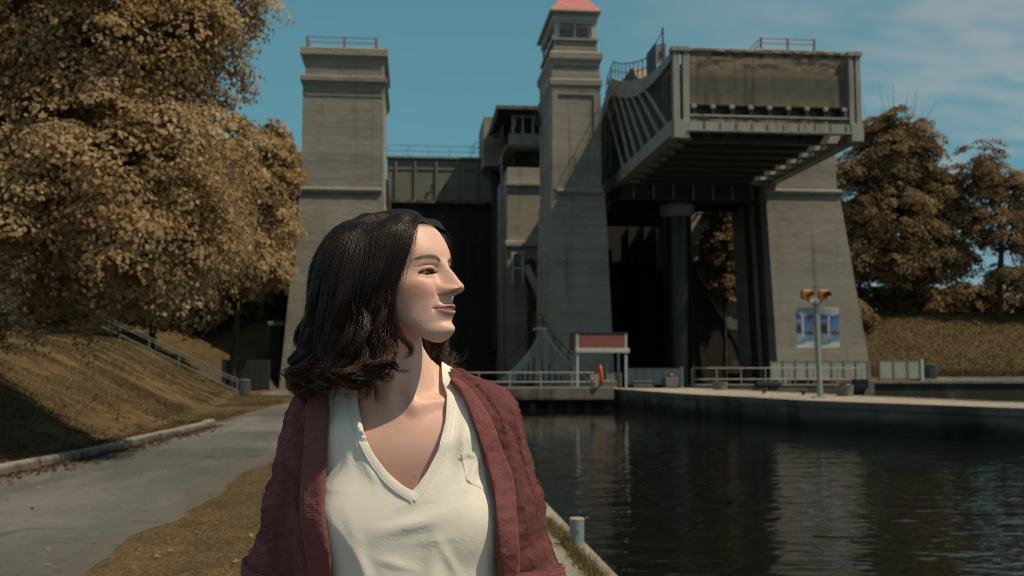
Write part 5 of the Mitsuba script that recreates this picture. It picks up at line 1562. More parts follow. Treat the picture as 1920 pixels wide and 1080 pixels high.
# the head joined to the neck as one solid surface
mh = manifold3d.Manifold(manifold3d.Mesh(np.asarray(head.vertices, np.float32), np.asarray(head.faces, np.uint32)))
body = cat([up, lowb, *hands])
bc = np.tile(SK, (len(body.vertices), 1))
bv = np.asarray(body.vertices)
bc *= (1 + 0.10 * (meshkit.fbm(bv * 45, 3, seed=6) - 0.5) + 0.05 * (meshkit.fbm(bv * 300, 2, seed=7) - 0.5))[:, None]
redd = np.exp(-(((bv[:, 0] + 0.165) / 0.07) ** 2 + ((bv[:, 2] - 1.33) / 0.06) ** 2)) * 0.30
bc = bc * (1 - redd[:, None]) + np.array([0.62, 0.35, 0.28]) * redd[:, None]
for mx, mz in ((-0.190, 1.292), (-0.2165, 1.262), (-0.105, 1.345), (-0.175, 1.345), (-0.152, 1.262)):
    w = 0.6 * np.exp(-(((bv[:, 0] - mx) ** 2 + (bv[:, 2] - mz) ** 2) / 0.0016 ** 2))[:, None]
    bc = bc * (1 - w) + np.array([0.22, 0.10, 0.07]) * w
full = cat([head, body])
part(woman, 'body', wm(full), 'm_skin', smooth=True, color=np.clip(np.vstack([hc, bc]), 0, 1))


def skin_bump(p, n, uv):
    return 0.00005 * noise(p.x * 900, p.y * 900, p.z * 900) + 0.00009 * noise(p.x * 420, p.y * 420, p.z * 420)


scene['m_skin'] = bumped(prin(VC, 0.47, specular=0.40, sheen=0.1), skin_bump, 0.3, 2e-4)

# eyes, lashes, brows, teeth
for s in (1, -1):
    c = np.array([s * 0.0280, 0.0, -0.0058])
    sel = np.abs(X - c[0]) + np.abs(Z - (lidu + 0.0012)) * 3
    jj = np.unravel_index(np.argmin(sel), sel.shape)
    ylid = hy2[jj]
    R = 0.0118
    cen = np.array([s * 0.0275, ylid - R - 0.0004, -0.0066])
    n = 40
    th, ph = np.meshgrid(np.linspace(0, np.pi * 0.55, n), np.linspace(0, 2 * np.pi, n), indexing='ij')
    gaze = unit(np.array([[-0.06, 1.0, -0.06]]))[0]
    a = unit(np.cross(gaze, [0, 0, 1.0])); b = np.cross(a, gaze)
    rad = R * (1 + 0.035 * np.exp(-(th / 0.45) ** 2))
    ev = cen + (np.cos(th) * rad)[..., None] * gaze + (np.sin(th) * rad)[..., None] * (np.cos(ph)[..., None] * a + np.sin(ph)[..., None] * b)
    ec = np.tile([0.20, 0.155, 0.135], (n * n, 1))
    tt = th.ravel()
    ec[tt < 0.60] = [0.060, 0.026, 0.012]
    ec[tt < 0.63] *= np.where(tt[tt < 0.63] > 0.52, 0.4, 1.0)[:, None]
    ec[tt < 0.21] = [0.004, 0.004, 0.004]
    i, j = np.meshgrid(np.arange(n - 1), np.arange(n - 1), indexing='ij')
    ef = np.stack([i * n + j, i * n + j + 1, (i + 1) * n + j + 1, (i + 1) * n + j], -1).reshape(-1, 4)
    ev = ev.reshape(-1, 3)
    part(woman, 'eye', wm(tm(head_to_local(ev), ef)), 'm_eye', smooth=True, color=ec)
    # lashes
    lash, brow = [], []
    rl = np.random.default_rng(3 + s)
    for u in np.linspace(-0.93, 1.0, 46):
        xx = 0.0280 + 0.0150 * u
        zz = -0.0068 + 0.0030 * max(0, 1 - abs(u + 0.10) ** 2.1) ** 0.8 + 0.0006 * u
        k2 = np.unravel_index(np.argmin(np.abs(X - s * xx) + np.abs(Z - (zz + 0.0006)) * 1.5), X.shape)
        p0 = np.array([hx2[k2], hy2[k2] + 0.0002, hz2[k2]])
        L = 0.0062 * (0.65 + 0.35 * (u + 1) / 2) * rl.uniform(0.8, 1.1)
        d1 = np.array([s * 0.45 * u, 0.9, -0.12]); d2 = np.array([s * 0.6 * u, 0.55, 0.75])
        lash.append(tube([p0, p0 + d1 * L * 0.5, p0 + d1 * L * 0.6 + d2 * L * 0.5], [0.00032, 0.00026, 0.0001], 4))
    part(woman, 'eyelash', wm(tm(head_to_local(cat(lash).vertices), cat(lash).faces)), 'm_hairdark', kind='stuff')
    for _ in range(60):
        xx = rl.uniform(0.0105, 0.0525)
        zc = 0.0108 + 0.0055 * max(-1.5, 1 - ((xx - 0.0345) / 0.023) ** 2)
        hh = np.interp(xx, [0.011, 0.015, 0.030, 0.045, 0.053], [0.0024, 0.0034, 0.0032, 0.0020, 0.0007])
        zz = zc + rl.uniform(-1, 1) * hh
        k2 = np.unravel_index(np.argmin(np.abs(X - s * xx) + np.abs(Z - zz)), X.shape)
        p0 = np.array([hx2[k2], hy2[k2], hz2[k2]])
        dirz = np.interp(xx, [0.010, 0.020, 0.036, 0.053], [1.0, 0.6, 0.12, -0.45])
        d1 = unit(np.array([[s * 0.9, 0.04, dirz + rl.normal(0, 0.15)]]))[0]
        L = rl.uniform(0.0035, 0.006)
        brow.append(tube([p0, p0 + d1 * L * 0.6 + [0, 0.0006, 0], p0 + d1 * L + [s * 0.0003, 0.0002, -0.0006]], [0.00013, 0.00012, 0.00005], 3))
    part(woman, 'eyebrow', wm(tm(head_to_local(cat(brow).vertices), cat(brow).faces)), 'm_hairdark', kind='stuff')
tx = np.linspace(-0.019, 0.019, 60)
k0 = np.unravel_index(np.argmin(np.abs(X) + np.abs(Z + 0.070)), X.shape)
yl = hy2[k0] - 0.0062
tv = []
for zo in (-0.0680, -0.0592):
    tv.append(np.c_[tx, yl - 10.5 * tx ** 2 + 0.0002 * np.abs(np.sin(tx / 0.0078 * np.pi)), np.full(60, zo) + 0.0024 * (tx / mw) ** 2])
tvv = np.vstack(tv)
part(woman, 'teeth', wm(tm(head_to_local(tvv), np.array([[i, i + 1, 60 + i + 1, 60 + i] for i in range(59)]))), 'm_teeth', smooth=True)
scene['m_teeth'] = prin((0.62, 0.58, 0.52), 0.3)
scene['m_eye'] = prin(VC, 0.12, specular=0.6)
scene['m_hairdark'] = prin((0.012, 0.008, 0.007), 0.5)

# ---- clothes: cream V-neck top, burgundy cardigan, dark trousers, shoes
def front_y(fn, x, z, y0=1.40, steps=60):
    """first point of fn = 0 met from the front"""
    p = np.c_[x, np.full(len(x), y0), z].astype(float)
    for _ in range(steps):
        p[:, 1] = np.minimum(p[:, 1] + np.clip(fn(p), -0.01, 0.05) * 0.8, 1.70)
    return p


def spline(pts, n):
    pts = np.asarray(pts, float)
    d = np.r_[0, np.cumsum(np.linalg.norm(np.diff(pts, axis=0), axis=1))]
    from scipy.interpolate import CubicSpline
    q = np.linspace(0, d[-1], n)
    return np.stack([PchipInterpolator(d, pts[:, k])(q) for k in range(pts.shape[1])], -1)


def fold(p, c, d, w, h, L):
    """a soft fold ridge through c along d (in x, z), of half width w, height h and half length L"""
    d = np.asarray(d, float) / np.linalg.norm(d)
    q = p[:, [0, 2]] - np.asarray(c)
    a = q @ d; b = q @ np.array([-d[1], d[0]])
    return h * np.exp(-(b / w) ** 2 - (a / L) ** 2)


def shirt_sdf(p):
    d = smin(0.045, torso_only(p), trap(p))
    dr_ = np.linalg.norm((p[:, :2] - [TX + 0.005, 1.668]) / [0.128, 0.106], axis=1)
    col = (dr_ - np.interp(p[:, 2], [0.8, 1.10, 1.19, 1.30], [1.0, 1.0, 0.93, 0.70])) * 0.106
    col = np.maximum(col, p[:, 2] - 1.29)
    d = smin(0.060, d, col)
    up_ = p[:, 2] > 1.24
    if up_.any():
        d[up_] = smin(0.012, d[up_], body_sdf(p[up_]) + 0.002)
    d = d - 0.006
    fo = fold(p, (-0.262, 1.335), (0.18, -1), 0.007, 0.0035, 0.045) + fold(p, (-0.245, 1.325), (0.30, -1), 0.006, 0.0030, 0.040) + fold(p, (-0.225, 1.290), (0.45, -1), 0.006, 0.0024, 0.035)
    fo += fold(p, (-0.075, 1.315), (-0.12, -1), 0.007, 0.0035, 0.045) + fold(p, (-0.060, 1.27), (-0.35, -1), 0.006, 0.003, 0.03)
    fo += fold(p, (-0.150, 1.195), (1, 0.28), 0.012, 0.0035, 0.05) + fold(p, (-0.155, 1.225), (1, 0.45), 0.006, 0.0016, 0.03)
    fo += fold(p, (-0.225, 1.120), (0.25, -1), 0.012, 0.0035, 0.06) + fold(p, (-0.120, 1.105), (-0.10, -1), 0.014, 0.004, 0.06) + fold(p, (-0.175, 1.135), (1, -0.25), 0.006, 0.0016, 0.03)
    fo = fo * 1.35 + fold(p, (-0.205, 1.262), (0.75, -0.5), 0.0045, 0.0013, 0.030) + fold(p, (-0.100, 1.262), (-0.7, -0.5), 0.0045, 0.0013, 0.028) + fold(p, (-0.130, 1.170), (1, 0.12), 0.005, 0.0014, 0.045) + fold(p, (-0.095, 1.140), (0.5, -1), 0.006, 0.0022, 0.035) + fold(p, (-0.245, 1.160), (0.7, -1), 0.006, 0.0022, 0.040) + fold(p, (-0.19, 1.10), (1, 0.3), 0.006, 0.002, 0.035)
    fo += 0.0035 * (meshkit.fbm(p * np.array([12, 3, 6]), 2, seed=12) - 0.5)
    return d - fo * (p[:, 1] < 1.70)


SKL = np.array([[-0.2520, 1.450], [-0.2485, 1.4078], [-0.2447, 1.3717], [-0.2311, 1.3316], [-0.2151, 1.3015], [-0.1910, 1.2715], [-0.1650, 1.2500], [-0.1523, 1.2437]])
SKR = np.array([[-0.1180, 1.450], [-0.1120, 1.4060], [-0.1040, 1.3864], [-0.1045, 1.3471], [-0.1133, 1.3047], [-0.1303, 1.2715], [-0.1440, 1.2520], [-0.1523, 1.2437]])


def in_neck(v):
    """> 0 outside the neck opening"""
    x, y, z = v.T
    xl = np.interp(z, SKL[::-1, 1], SKL[::-1, 0]); xr = np.interp(z, SKR[::-1, 1], SKR[::-1, 0])
    f = np.maximum(xl - x, x - xr)
    f = np.where(z < 1.2437, 1.2437 - z + np.abs(x + 0.1523) * 0.3, f)
    back = np.minimum(1.425 - z, 1)
    return np.where(y > 1.675, np.maximum(f, back), f)


sh = surface_nets(shirt_sdf, (-0.40, 1.50, 0.83), (0.08, 1.83, 1.50), 0.0042)
sh = relax(sh, 4)
sv = np.asarray(sh.vertices)
sh = clip_mesh(sh, in_neck(sv))
sv = np.asarray(sh.vertices)
sh = clip_mesh(sh, sv[:, 2] - 0.86)
sv = np.asarray(sh.vertices)
arm = np.minimum(cap(sv, SL + [-0.03, 0, -0.01], EL, 0.058, 0.05), cap(sv, SR + [0.03, 0, -0.01], ER, 0.058, 0.05))
sh = clip_mesh(sh, arm)
top = part(woman, 'top', wm(sh), 'm_top', smooth=True, label='cream V-neck top with a chest pocket')


def band(path, width, fn, off, n=160, side=1, prof=((0, 0.0004), (0.06, 0.0016), (0.5, 0.0019), (0.74, 0.0018), (0.79, 0.0010), (0.84, 0.0018), (0.95, 0.0014), (1, 0.0001)), nrm=None):
    """a flat knitted band along a path of (x, z), lying on the front surface of fn; side: which way it widens"""
    c = spline(path, n)
    t = np.gradient(c, axis=0); t /= np.linalg.norm(t, axis=1, keepdims=True)
    nv = np.c_[-t[:, 1], t[:, 0]] * side
    ws = np.broadcast_to(width, (n,))
    rows = []
    for u, h in prof:
        q = c + nv * (ws * u)[:, None]
        p = front_y(fn, q[:, 0], q[:, 1])
        e = 1e-3
        g = np.stack([fn(p + d) - fn(p - d) for d in (np.array([e, 0, 0]), np.array([0, e, 0]), np.array([0, 0, e]))], -1)
        rows.append(p + unit(g) * (off + h))
    from scipy.ndimage import gaussian_filter1d
    rows = gaussian_filter1d(np.array(rows), 5, axis=1, mode='nearest')
    m = len(prof)
    idx = np.arange(m * n).reshape(m, n)
    f = np.stack([idx[:-1, :-1], idx[1:, :-1], idx[1:, 1:], idx[:-1, 1:]], -1).reshape(-1, 4)
    return tm(rows.reshape(-1, 3), f), rows


bl, rl_ = band(np.vstack([SKL[1:], [[-0.1425, 1.2385]]]), np.interp(np.linspace(0, 1, 160), [0, 0.5, 1], [0.013, 0.013, 0.0165]), shirt_sdf, 0.0008, side=-1)
br, rr_ = band(np.vstack([SKR[1:], [[-0.1590, 1.2372]]]), np.interp(np.linspace(0, 1, 160), [0, 0.5, 1], [0.013, 0.013, 0.0165]), shirt_sdf, 0.0, side=1)
nb = part(top, 'neckband', wm(cat([bl, br])), 'm_top', smooth=50)
# pocket
pk = np.array([[-0.0800, 1.2975], [-0.0470, 1.3010], [-0.0350, 1.2420], [-0.0520, 1.2475], [-0.0715, 1.2590]])
g = np.linspace(0, 1, 22)
rows = []
for v_ in g:
    L = pk[0] + (pk[4] - pk[0]) * v_; Rr = pk[1] + (pk[2] - pk[1]) * v_
    q = L + (Rr - L) * g[:, None]
    q[:, 1] += -0.004 * np.sin(g * np.pi) * (v_ > 0.9)
    p = front_y(shirt_sdf, q[:, 0], q[:, 1])
    edge = np.minimum(np.minimum(g, 1 - g), np.minimum(1.0, (1 - v_) + 0.0))
    h = 0.0003 + 0.0014 * np.clip(edge / 0.05, 0, 1) + 0.0008 * (v_ < 0.16) + 0.0022 * np.exp(-((v_ - 0.03) / 0.10) ** 2 - ((g - 0.4) / 0.16) ** 2)
    p[:, 1] -= h
    rows.append(p)
idx = np.arange(22 * 22).reshape(22, 22)
f = np.stack([idx[:-1, :-1], idx[1:, :-1], idx[1:, 1:], idx[:-1, 1:]], -1).reshape(-1, 4)
part(top, 'pocket', wm(tm(np.vstack(rows), f)), 'm_top', smooth=True)


# cardigan
ELs, ERs = np.array([-0.368, 1.702, 1.075]), np.array([0.006, 1.702, 1.075])


def card_sdf(p, folds=True):
    side = np.linalg.norm((p[:, :2] - [TX, 1.690]) / [0.176, 0.128], axis=1)
    side = np.maximum((side - 1) * 0.128, p[:, 2] - 1.26)
    d = smin(0.05, torso_only(p) - 0.014, trap(p) - 0.012)
    d = smin(0.05, d, side)
    up_ = p[:, 2] > 1.26
    if up_.any():
        d[up_] = smin(0.012, d[up_], body_sdf(p[up_]) - 0.010)
    sl = smin(0.04, cap(p, SL + [0.012, -0.004, -0.010], (-0.338, 1.690, 1.20), 0.054, 0.062), cap(p, (-0.338, 1.690, 1.20), ELs, 0.062, 0.066))
    sr = smin(0.04, cap(p, SR + [-0.014, -0.004, -0.010], (-0.018, 1.690, 1.20), 0.054, 0.062), cap(p, (-0.018, 1.690, 1.20), ERs, 0.062, 0.068))
    d = smin(0.030, d, sl, sr)
    if folds:
        fo = fold(p, (-0.345, 1.30), (0.10, -1), 0.010, 0.0075, 0.08) + fold(p, (-0.372, 1.22), (-0.10, -1), 0.012, 0.0065, 0.09) + fold(p, (-0.330, 1.16), (0.14, -1), 0.012, 0.008, 0.07)
        fo += fold(p, (-0.385, 1.125), (0.9, -1), 0.012, 0.0060, 0.05) + fold(p, (-0.318, 1.24), (0.05, -1), 0.008, 0.005, 0.06)
        fo += fold(p, (-0.010, 1.31), (0.22, -1), 0.010, 0.0070, 0.06) + fold(p, (0.018, 1.23), (0.10, -1), 0.012, 0.0065, 0.06) + fold(p, (0.004, 1.16), (-0.55, -1), 0.014, 0.0075, 0.06) + fold(p, (0.030, 1.125), (0.8, 0.6), 0.010, 0.007, 0.04)
        fo += 0.010 * (meshkit.fbm(p * np.array([13, 9, 7]), 2, seed=15) - 0.5)
        d = d - fo
    return d


CL = np.array([[-0.3000, 1.4300], [-0.2954, 1.3896], [-0.2881, 1.3469], [-0.2866, 1.3011], [-0.2852, 1.2563], [-0.2837, 1.2109], [-0.2765, 1.1666], [-0.2733, 1.1128], [-0.268, 1.02], [-0.262, 0.80]])
CR = np.array([[-0.1150, 1.4300], [-0.1050, 1.4090], [-0.0819, 1.3880], [-0.0690, 1.3616], [-0.0560, 1.3256], [-0.0467, 1.2954], [-0.0355, 1.2620], [-0.0305, 1.2409], [-0.0265, 1.1964], [-0.0246, 1.1513], [-0.0204, 1.1128], [-0.024, 1.02], [-0.034, 0.80]])
cd = surface_nets(card_sdf, (-0.52, 1.49, 0.76), (0.16, 1.86, 1.50), 0.0042)
cd = relax(cd, 3)
v = np.asarray(cd.vertices)
xl = np.interp(v[:, 2], CL[::-1, 1], CL[::-1, 0]); xr = np.interp(v[:, 2], CR[::-1, 1], CR[::-1, 0])
opening = np.maximum(xl - 0.012 - v[:, 0], v[:, 0] - xr - 0.012)
opening = np.where(v[:, 1] > 1.715, np.maximum(opening, 1.435 - v[:, 2]), opening)
opening = np.where((v[:, 1] <= 1.715) & (v[:, 2] > 1.43), -1, opening)
cd = clip_mesh(cd, opening)
v = np.asarray(cd.vertices)
cd = clip_mesh(cd, v[:, 2] - 0.80)
# sleeve mouths, flaring outwards
v = np.asarray(cd.vertices)
cl_ = (v - (ELs + [0, 0, 0.022])) @ unit(np.array([[0.30, 0.0, 1.0]]))[0]
cr_ = (v - (ERs + [0, 0, 0.026])) @ unit(np.array([[0.02, 0.05, 1.0]]))[0]
nearL = cap(v, SL, ELs + [0, 0, -0.10], 0.088, 0.098); nearR = cap(v, SR, ERs + [0, 0, -0.10], 0.088, 0.098)
fL = np.where((v[:, 0] < -0.305) & (nearL < 0), cl_, 1.0); fR = np.where((v[:, 0] > -0.052) & (nearR < 0), cr_, 1.0)
armL, armR = cap(v, (-0.338, 1.690, 1.20), ELs, 0.062, 0.066), cap(v, (-0.018, 1.690, 1.20), ERs, 0.062, 0.068)
tors = np.linalg.norm((v[:, :2] - [TX, 1.690]) / [0.176, 0.128], axis=1)
cd = clip_mesh(cd, np.where((tors > 1.10) & (v[:, 2] < 1.2), np.minimum(fL, fR), 1.0))
v = np.asarray(cd.vertices).copy()
for sgn, E_ in ((-1, ELs), (1, ERs)):
    w = np.clip((1.17 - v[:, 2]) / 0.085, 0, 1) ** 1.5 * np.clip(((v[:, 0] - TX) * sgn - 0.165) / 0.05, 0, 1)
    v[:, 0] += sgn * w * (0.026 if sgn < 0 else 0.018)
    v[:, 1] += -w * 0.010
cd = tm(v, cd.faces)
bigc = trimesh.Trimesh(cd.vertices, cd.faces, process=False).split(only_watertight=False)
cd = max(bigc, key=lambda m: len(m.faces))
cd = tm(cd.vertices, cd.faces)
# lumpy stitches in relief, and loose fibres
cn = np.asarray(trimesh.Trimesh(cd.vertices, cd.faces, process=False).vertex_normals)
if (cn * (np.asarray(cd.vertices) - [TX, 1.69, 1.2]) * [1, 1, 0]).sum() < 0:
    cn = -cn
cv_ = np.asarray(cd.vertices)
u_ = cv_[:, 0] * 0.9 + cv_[:, 1] * 0.55
d_ = (u_ + 0.22 * cv_[:, 2]) / 0.034
fd_ = np.abs(d_ - np.floor(d_) - 0.5) * 0.034
q_ = cv_[:, 2] / 0.0105
bob_ = np.clip(1.4 - np.hypot(q_ - np.floor(q_) - 0.5, fd_ / 0.0105) / 0.32, 0, 1)
cd = tm(cv_ + cn * (0.0018 * bob_ * (fd_ < 0.009) + 0.0045 * (meshkit.noise(cv_ * 70, 3) - 0.5) + 0.003 * (meshkit.noise(cv_ * 140, 4) - 0.5))[:, None], cd.faces)
rf = np.random.default_rng(91)
ii = rf.integers(0, len(cv_), 5200)
fz = []
p0 = np.asarray(cd.vertices)[ii]
t1_ = unit(cn[ii] * rf.uniform(0.2, 1.2, (5200, 1)) + rf.normal(0, 0.8, (5200, 3)))
L_ = rf.uniform(0.002, 0.0065, (5200, 1))
p1 = p0 + t1_ * L_ * 0.6
p2 = p1 + unit(t1_ + rf.normal(0, 0.8, (5200, 3))) * L_ * 0.5
FUZZ = np.stack([p0, p1, p2], 1)


def knit(p, n, uv):
    a = dr.atan2(p.y - 1.67, p.x + 0.05)
    u = p.x * 0.9 + p.y * 0.55
    w = p.z
    col = u / 0.0046
    fx = col - dr.floor(col) - 0.5
    row = w / 0.0036 + dr.abs(fx) * 1.3
    st = dr.abs(dr.sin(row * math.pi)) * dr.sqrt(dr.maximum(1 - dr.square(fx * 2), 0))
    d = (u + 0.22 * w) / 0.034
    fd = dr.abs(d - dr.floor(d) - 0.5) * 0.034
    lace = smoothstep(0.0085, 0.005, fd) * smoothstep(0.44, 0.5, noise(u * 30, w * 7, 2.0))
    q = w / 0.0105
    bob = smoothstep(0.42, 0.15, dr.sqrt(dr.square(q - dr.floor(q) - 0.5) + dr.square(fd / 0.0105)))
    return 0.0020 * st + lace * (0.0060 * bob) + 0.0022 * noise(p.x * 190, p.y * 190, p.z * 190) + 0.0045 * noise(p.x * 75, p.y * 75, p.z * 75)


def knit_color(p, n, uv):
    u = p.x * 0.9 + p.y * 0.55
    g = noise(p.x * 260, p.y * 260, p.z * 260)
    col = u / 0.0046
    row = p.z / 0.0036 + dr.abs(col - dr.floor(col) - 0.5) * 1.3
    st = dr.abs(dr.sin(row * math.pi))
    b = fbm(p.x * 9, p.y * 9, p.z * 9, octaves=3)
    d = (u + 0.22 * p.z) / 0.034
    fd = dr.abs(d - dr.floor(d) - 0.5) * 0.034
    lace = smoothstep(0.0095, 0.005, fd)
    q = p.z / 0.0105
    hole = smoothstep(0.25, 0.45, dr.sqrt(dr.square(q - dr.floor(q) - 0.5) + dr.square(fd / 0.0105)))  # openwork gaps, their shade darkened into the yarn colour
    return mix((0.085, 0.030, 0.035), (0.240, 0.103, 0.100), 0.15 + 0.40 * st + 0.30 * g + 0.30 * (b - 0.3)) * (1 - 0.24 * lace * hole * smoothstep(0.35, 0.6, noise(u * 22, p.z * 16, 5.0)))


def rib(p, n, uv):
    u = uv.x / 0.0048
    v_ = uv.y / 0.0036
    return 0.00045 * dr.abs(dr.sin(v_ * math.pi + 0.5 * dr.abs(dr.sin(u * math.pi)))) + 0.0002 * dr.abs(dr.sin(u * math.pi)) + 0.0025 * noise(p.x * 90, p.y * 90, p.z * 90) + 0.0010 * noise(p.x * 240, p.y * 240, p.z * 240)


def rib_color(p, n, uv):
    st = dr.abs(dr.sin(uv.y / 0.0036 * math.pi))
    g = noise(p.x * 260, p.y * 260, p.z * 260)
    return mix((0.08, 0.028, 0.033), (0.240, 0.101, 0.098), 0.15 + 0.5 * st + 0.35 * g)


def jersey(p, n, uv):
    return 0.0005 * noise(p.x * 300, p.y * 300, p.z * 300) + 0.0012 * fbm(p.x * 36, p.y * 36, p.z * 22, octaves=3)


scene['m_top'] = bumped(prin((0.81, 0.795, 0.715), 0.85, specular=0.15, sheen=0.25), jersey, 0.5, 4e-4)
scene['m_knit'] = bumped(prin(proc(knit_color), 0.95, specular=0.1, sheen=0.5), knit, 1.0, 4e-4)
scene['m_rib'] = bumped(prin(proc(rib_color), 0.95, specular=0.1, sheen=0.5), rib, 1.0, 4e-4)
scene['m_denim'] = prin((0.025, 0.032, 0.05), 0.9)
scene['m_shoe'] = prin((0.03, 0.026, 0.024), 0.6)
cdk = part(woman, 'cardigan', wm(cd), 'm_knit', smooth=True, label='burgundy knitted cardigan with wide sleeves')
scene['m_fuzz'] = prin((0.20, 0.085, 0.083), 0.9, sheen=0.5)


def placket(path, wid, side, n=260):
    u_ = np.linspace(0, 1, 9)
    pr = [(0, 0.000), (0.0, 0.0055)] + [(q_, 0.0068 + 0.0012 * np.sin(q_ * np.pi)) for q_ in u_[1:-1]] + [(1.0, 0.0050), (1.03, -0.002)]
    m, rows = band(path, wid, lambda p: card_sdf(p, True), 0.0, n=n, side=side, prof=pr)
    c = spline(path, n)
    s_ = np.r_[0, np.cumsum(np.linalg.norm(np.diff(c, axis=0), axis=1))]
    uv = np.stack([np.repeat(np.array([q_[0] for q_ in pr])[:, None], n, 1) * np.max(wid), np.repeat(s_[None], len(pr), 0)], -1).reshape(-1, 2)
    return m, uv


for path, wid, side in ((CL[1:], np.interp(np.linspace(0, 1, 260), [0, 0.3, 0.6, 1], [0.036, 0.041, 0.038, 0.034]), -1), (CR[1:], np.interp(np.linspace(0, 1, 260), [0, 0.06, 0.15, 0.3, 0.6, 1], [0.006, 0.018, 0.030, 0.034, 0.031, 0.026]), 1)):
    m, uv = placket(path, wid, side)
    part(cdk, 'placket', wm(m), 'm_rib', smooth=True, uv=uv)
# cuffs along the sleeve mouths and the back neck edge
e = np.vstack([cd.faces[:, [0, 1]], cd.faces[:, [1, 2]], cd.faces[:, [2, 0]]])
es = np.sort(e, 1)
ue_, cnt_ = np.unique(es, axis=0, return_counts=True)
import networkx as nx
G = nx.Graph(); G.add_edges_from(map(tuple, ue_[cnt_ == 1]))
loops = [c for c in nx.cycle_basis(G) if len(c) > 30]
for lp in loops:
    q = np.asarray(cd.vertices)[lp]
    if q[:, 2].max() < 1.19 and q[:, 2].min() > 0.9:
        k5 = np.ones(7) / 7
        qs = np.stack([np.convolve(np.r_[q[-3:, i], q[:, i], q[:3, i]], k5, 'valid') for i in range(3)], -1)
        cen = qs.mean(0)
        outd = unit((qs - cen) * [1, 1, 0])
        prof = [(-0.001, 0.004), (0.004, 0.006), (0.0055, -0.004), (0.006, -0.014), (0.005, -0.024), (0.0, -0.028), (-0.004, -0.022), (-0.005, 0.0)]
        rings = np.array([[qq + o * a + np.array([0, 0, b]) for a, b in prof] for qq, o in zip(qs, outd)])
        n_, m_ = rings.shape[:2]
        idx = np.arange(n_ * m_).reshape(n_, m_)
        nx_ = np.roll(idx, -1, 0)
        f = np.stack([idx[:, :-1], idx[:, 1:], nx_[:, 1:], nx_[:, :-1]], -1).reshape(-1, 4)
        s_ = np.r_[0, np.cumsum(np.linalg.norm(np.diff(qs, axis=0), axis=1))]
        uv = np.stack([np.repeat(s_[:, None], m_, 1), np.repeat(np.linspace(0, 0.04, m_)[None], n_, 0)], -1).reshape(-1, 2)
        part(cdk, 'cuff', wm(tm(rings.reshape(-1, 3), f)), 'm_rib', smooth=True, uv=uv)


def trouser(p):
    d = ell(p, (TX, 1.712, 0.890), (0.165, 0.120, 0.14))
    for sx_ in (-0.088, 0.088):
        hip, knee, ank = np.array([TX + sx_, 1.712, 0.86]), np.array([TX + sx_ * 0.95, 1.70, 0.47]), np.array([TX + sx_ * 0.95, 1.73, 0.09])
        d = smin(0.03, d, cap(p, hip, knee, 0.093, 0.066), cap(p, knee, ank, 0.065, 0.055))
    return d + 0.006 * (meshkit.fbm(p * np.array([10, 10, 22]), 2, seed=31) - 0.5)


tr_ = surface_nets(trouser, (-0.42, 1.56, 0.05), (0.08, 1.86, 1.08), 0.011)
part(woman, 'trousers', wm(tr_), 'm_denim', smooth=True)
for s in (-0.084, 0.084):
    c = np.array([TX + s, 1.70, 0.0])
    shoe = surface_nets(lambda p: np.maximum(smin(0.03, ell(p, c + [0, 0.02, 0.045], (0.042, 0.075, 0.05)), ell(p, c + [0.004 * np.sign(s), -0.10, 0.030], (0.046, 0.085, 0.036))), 0.002 - p[:, 2]), c - [0.07, 0.22, 0.01], c + [0.07, 0.12, 0.12], 0.006)
    part(woman, 'shoe', wm(shoe), 'm_shoe', smooth=True)

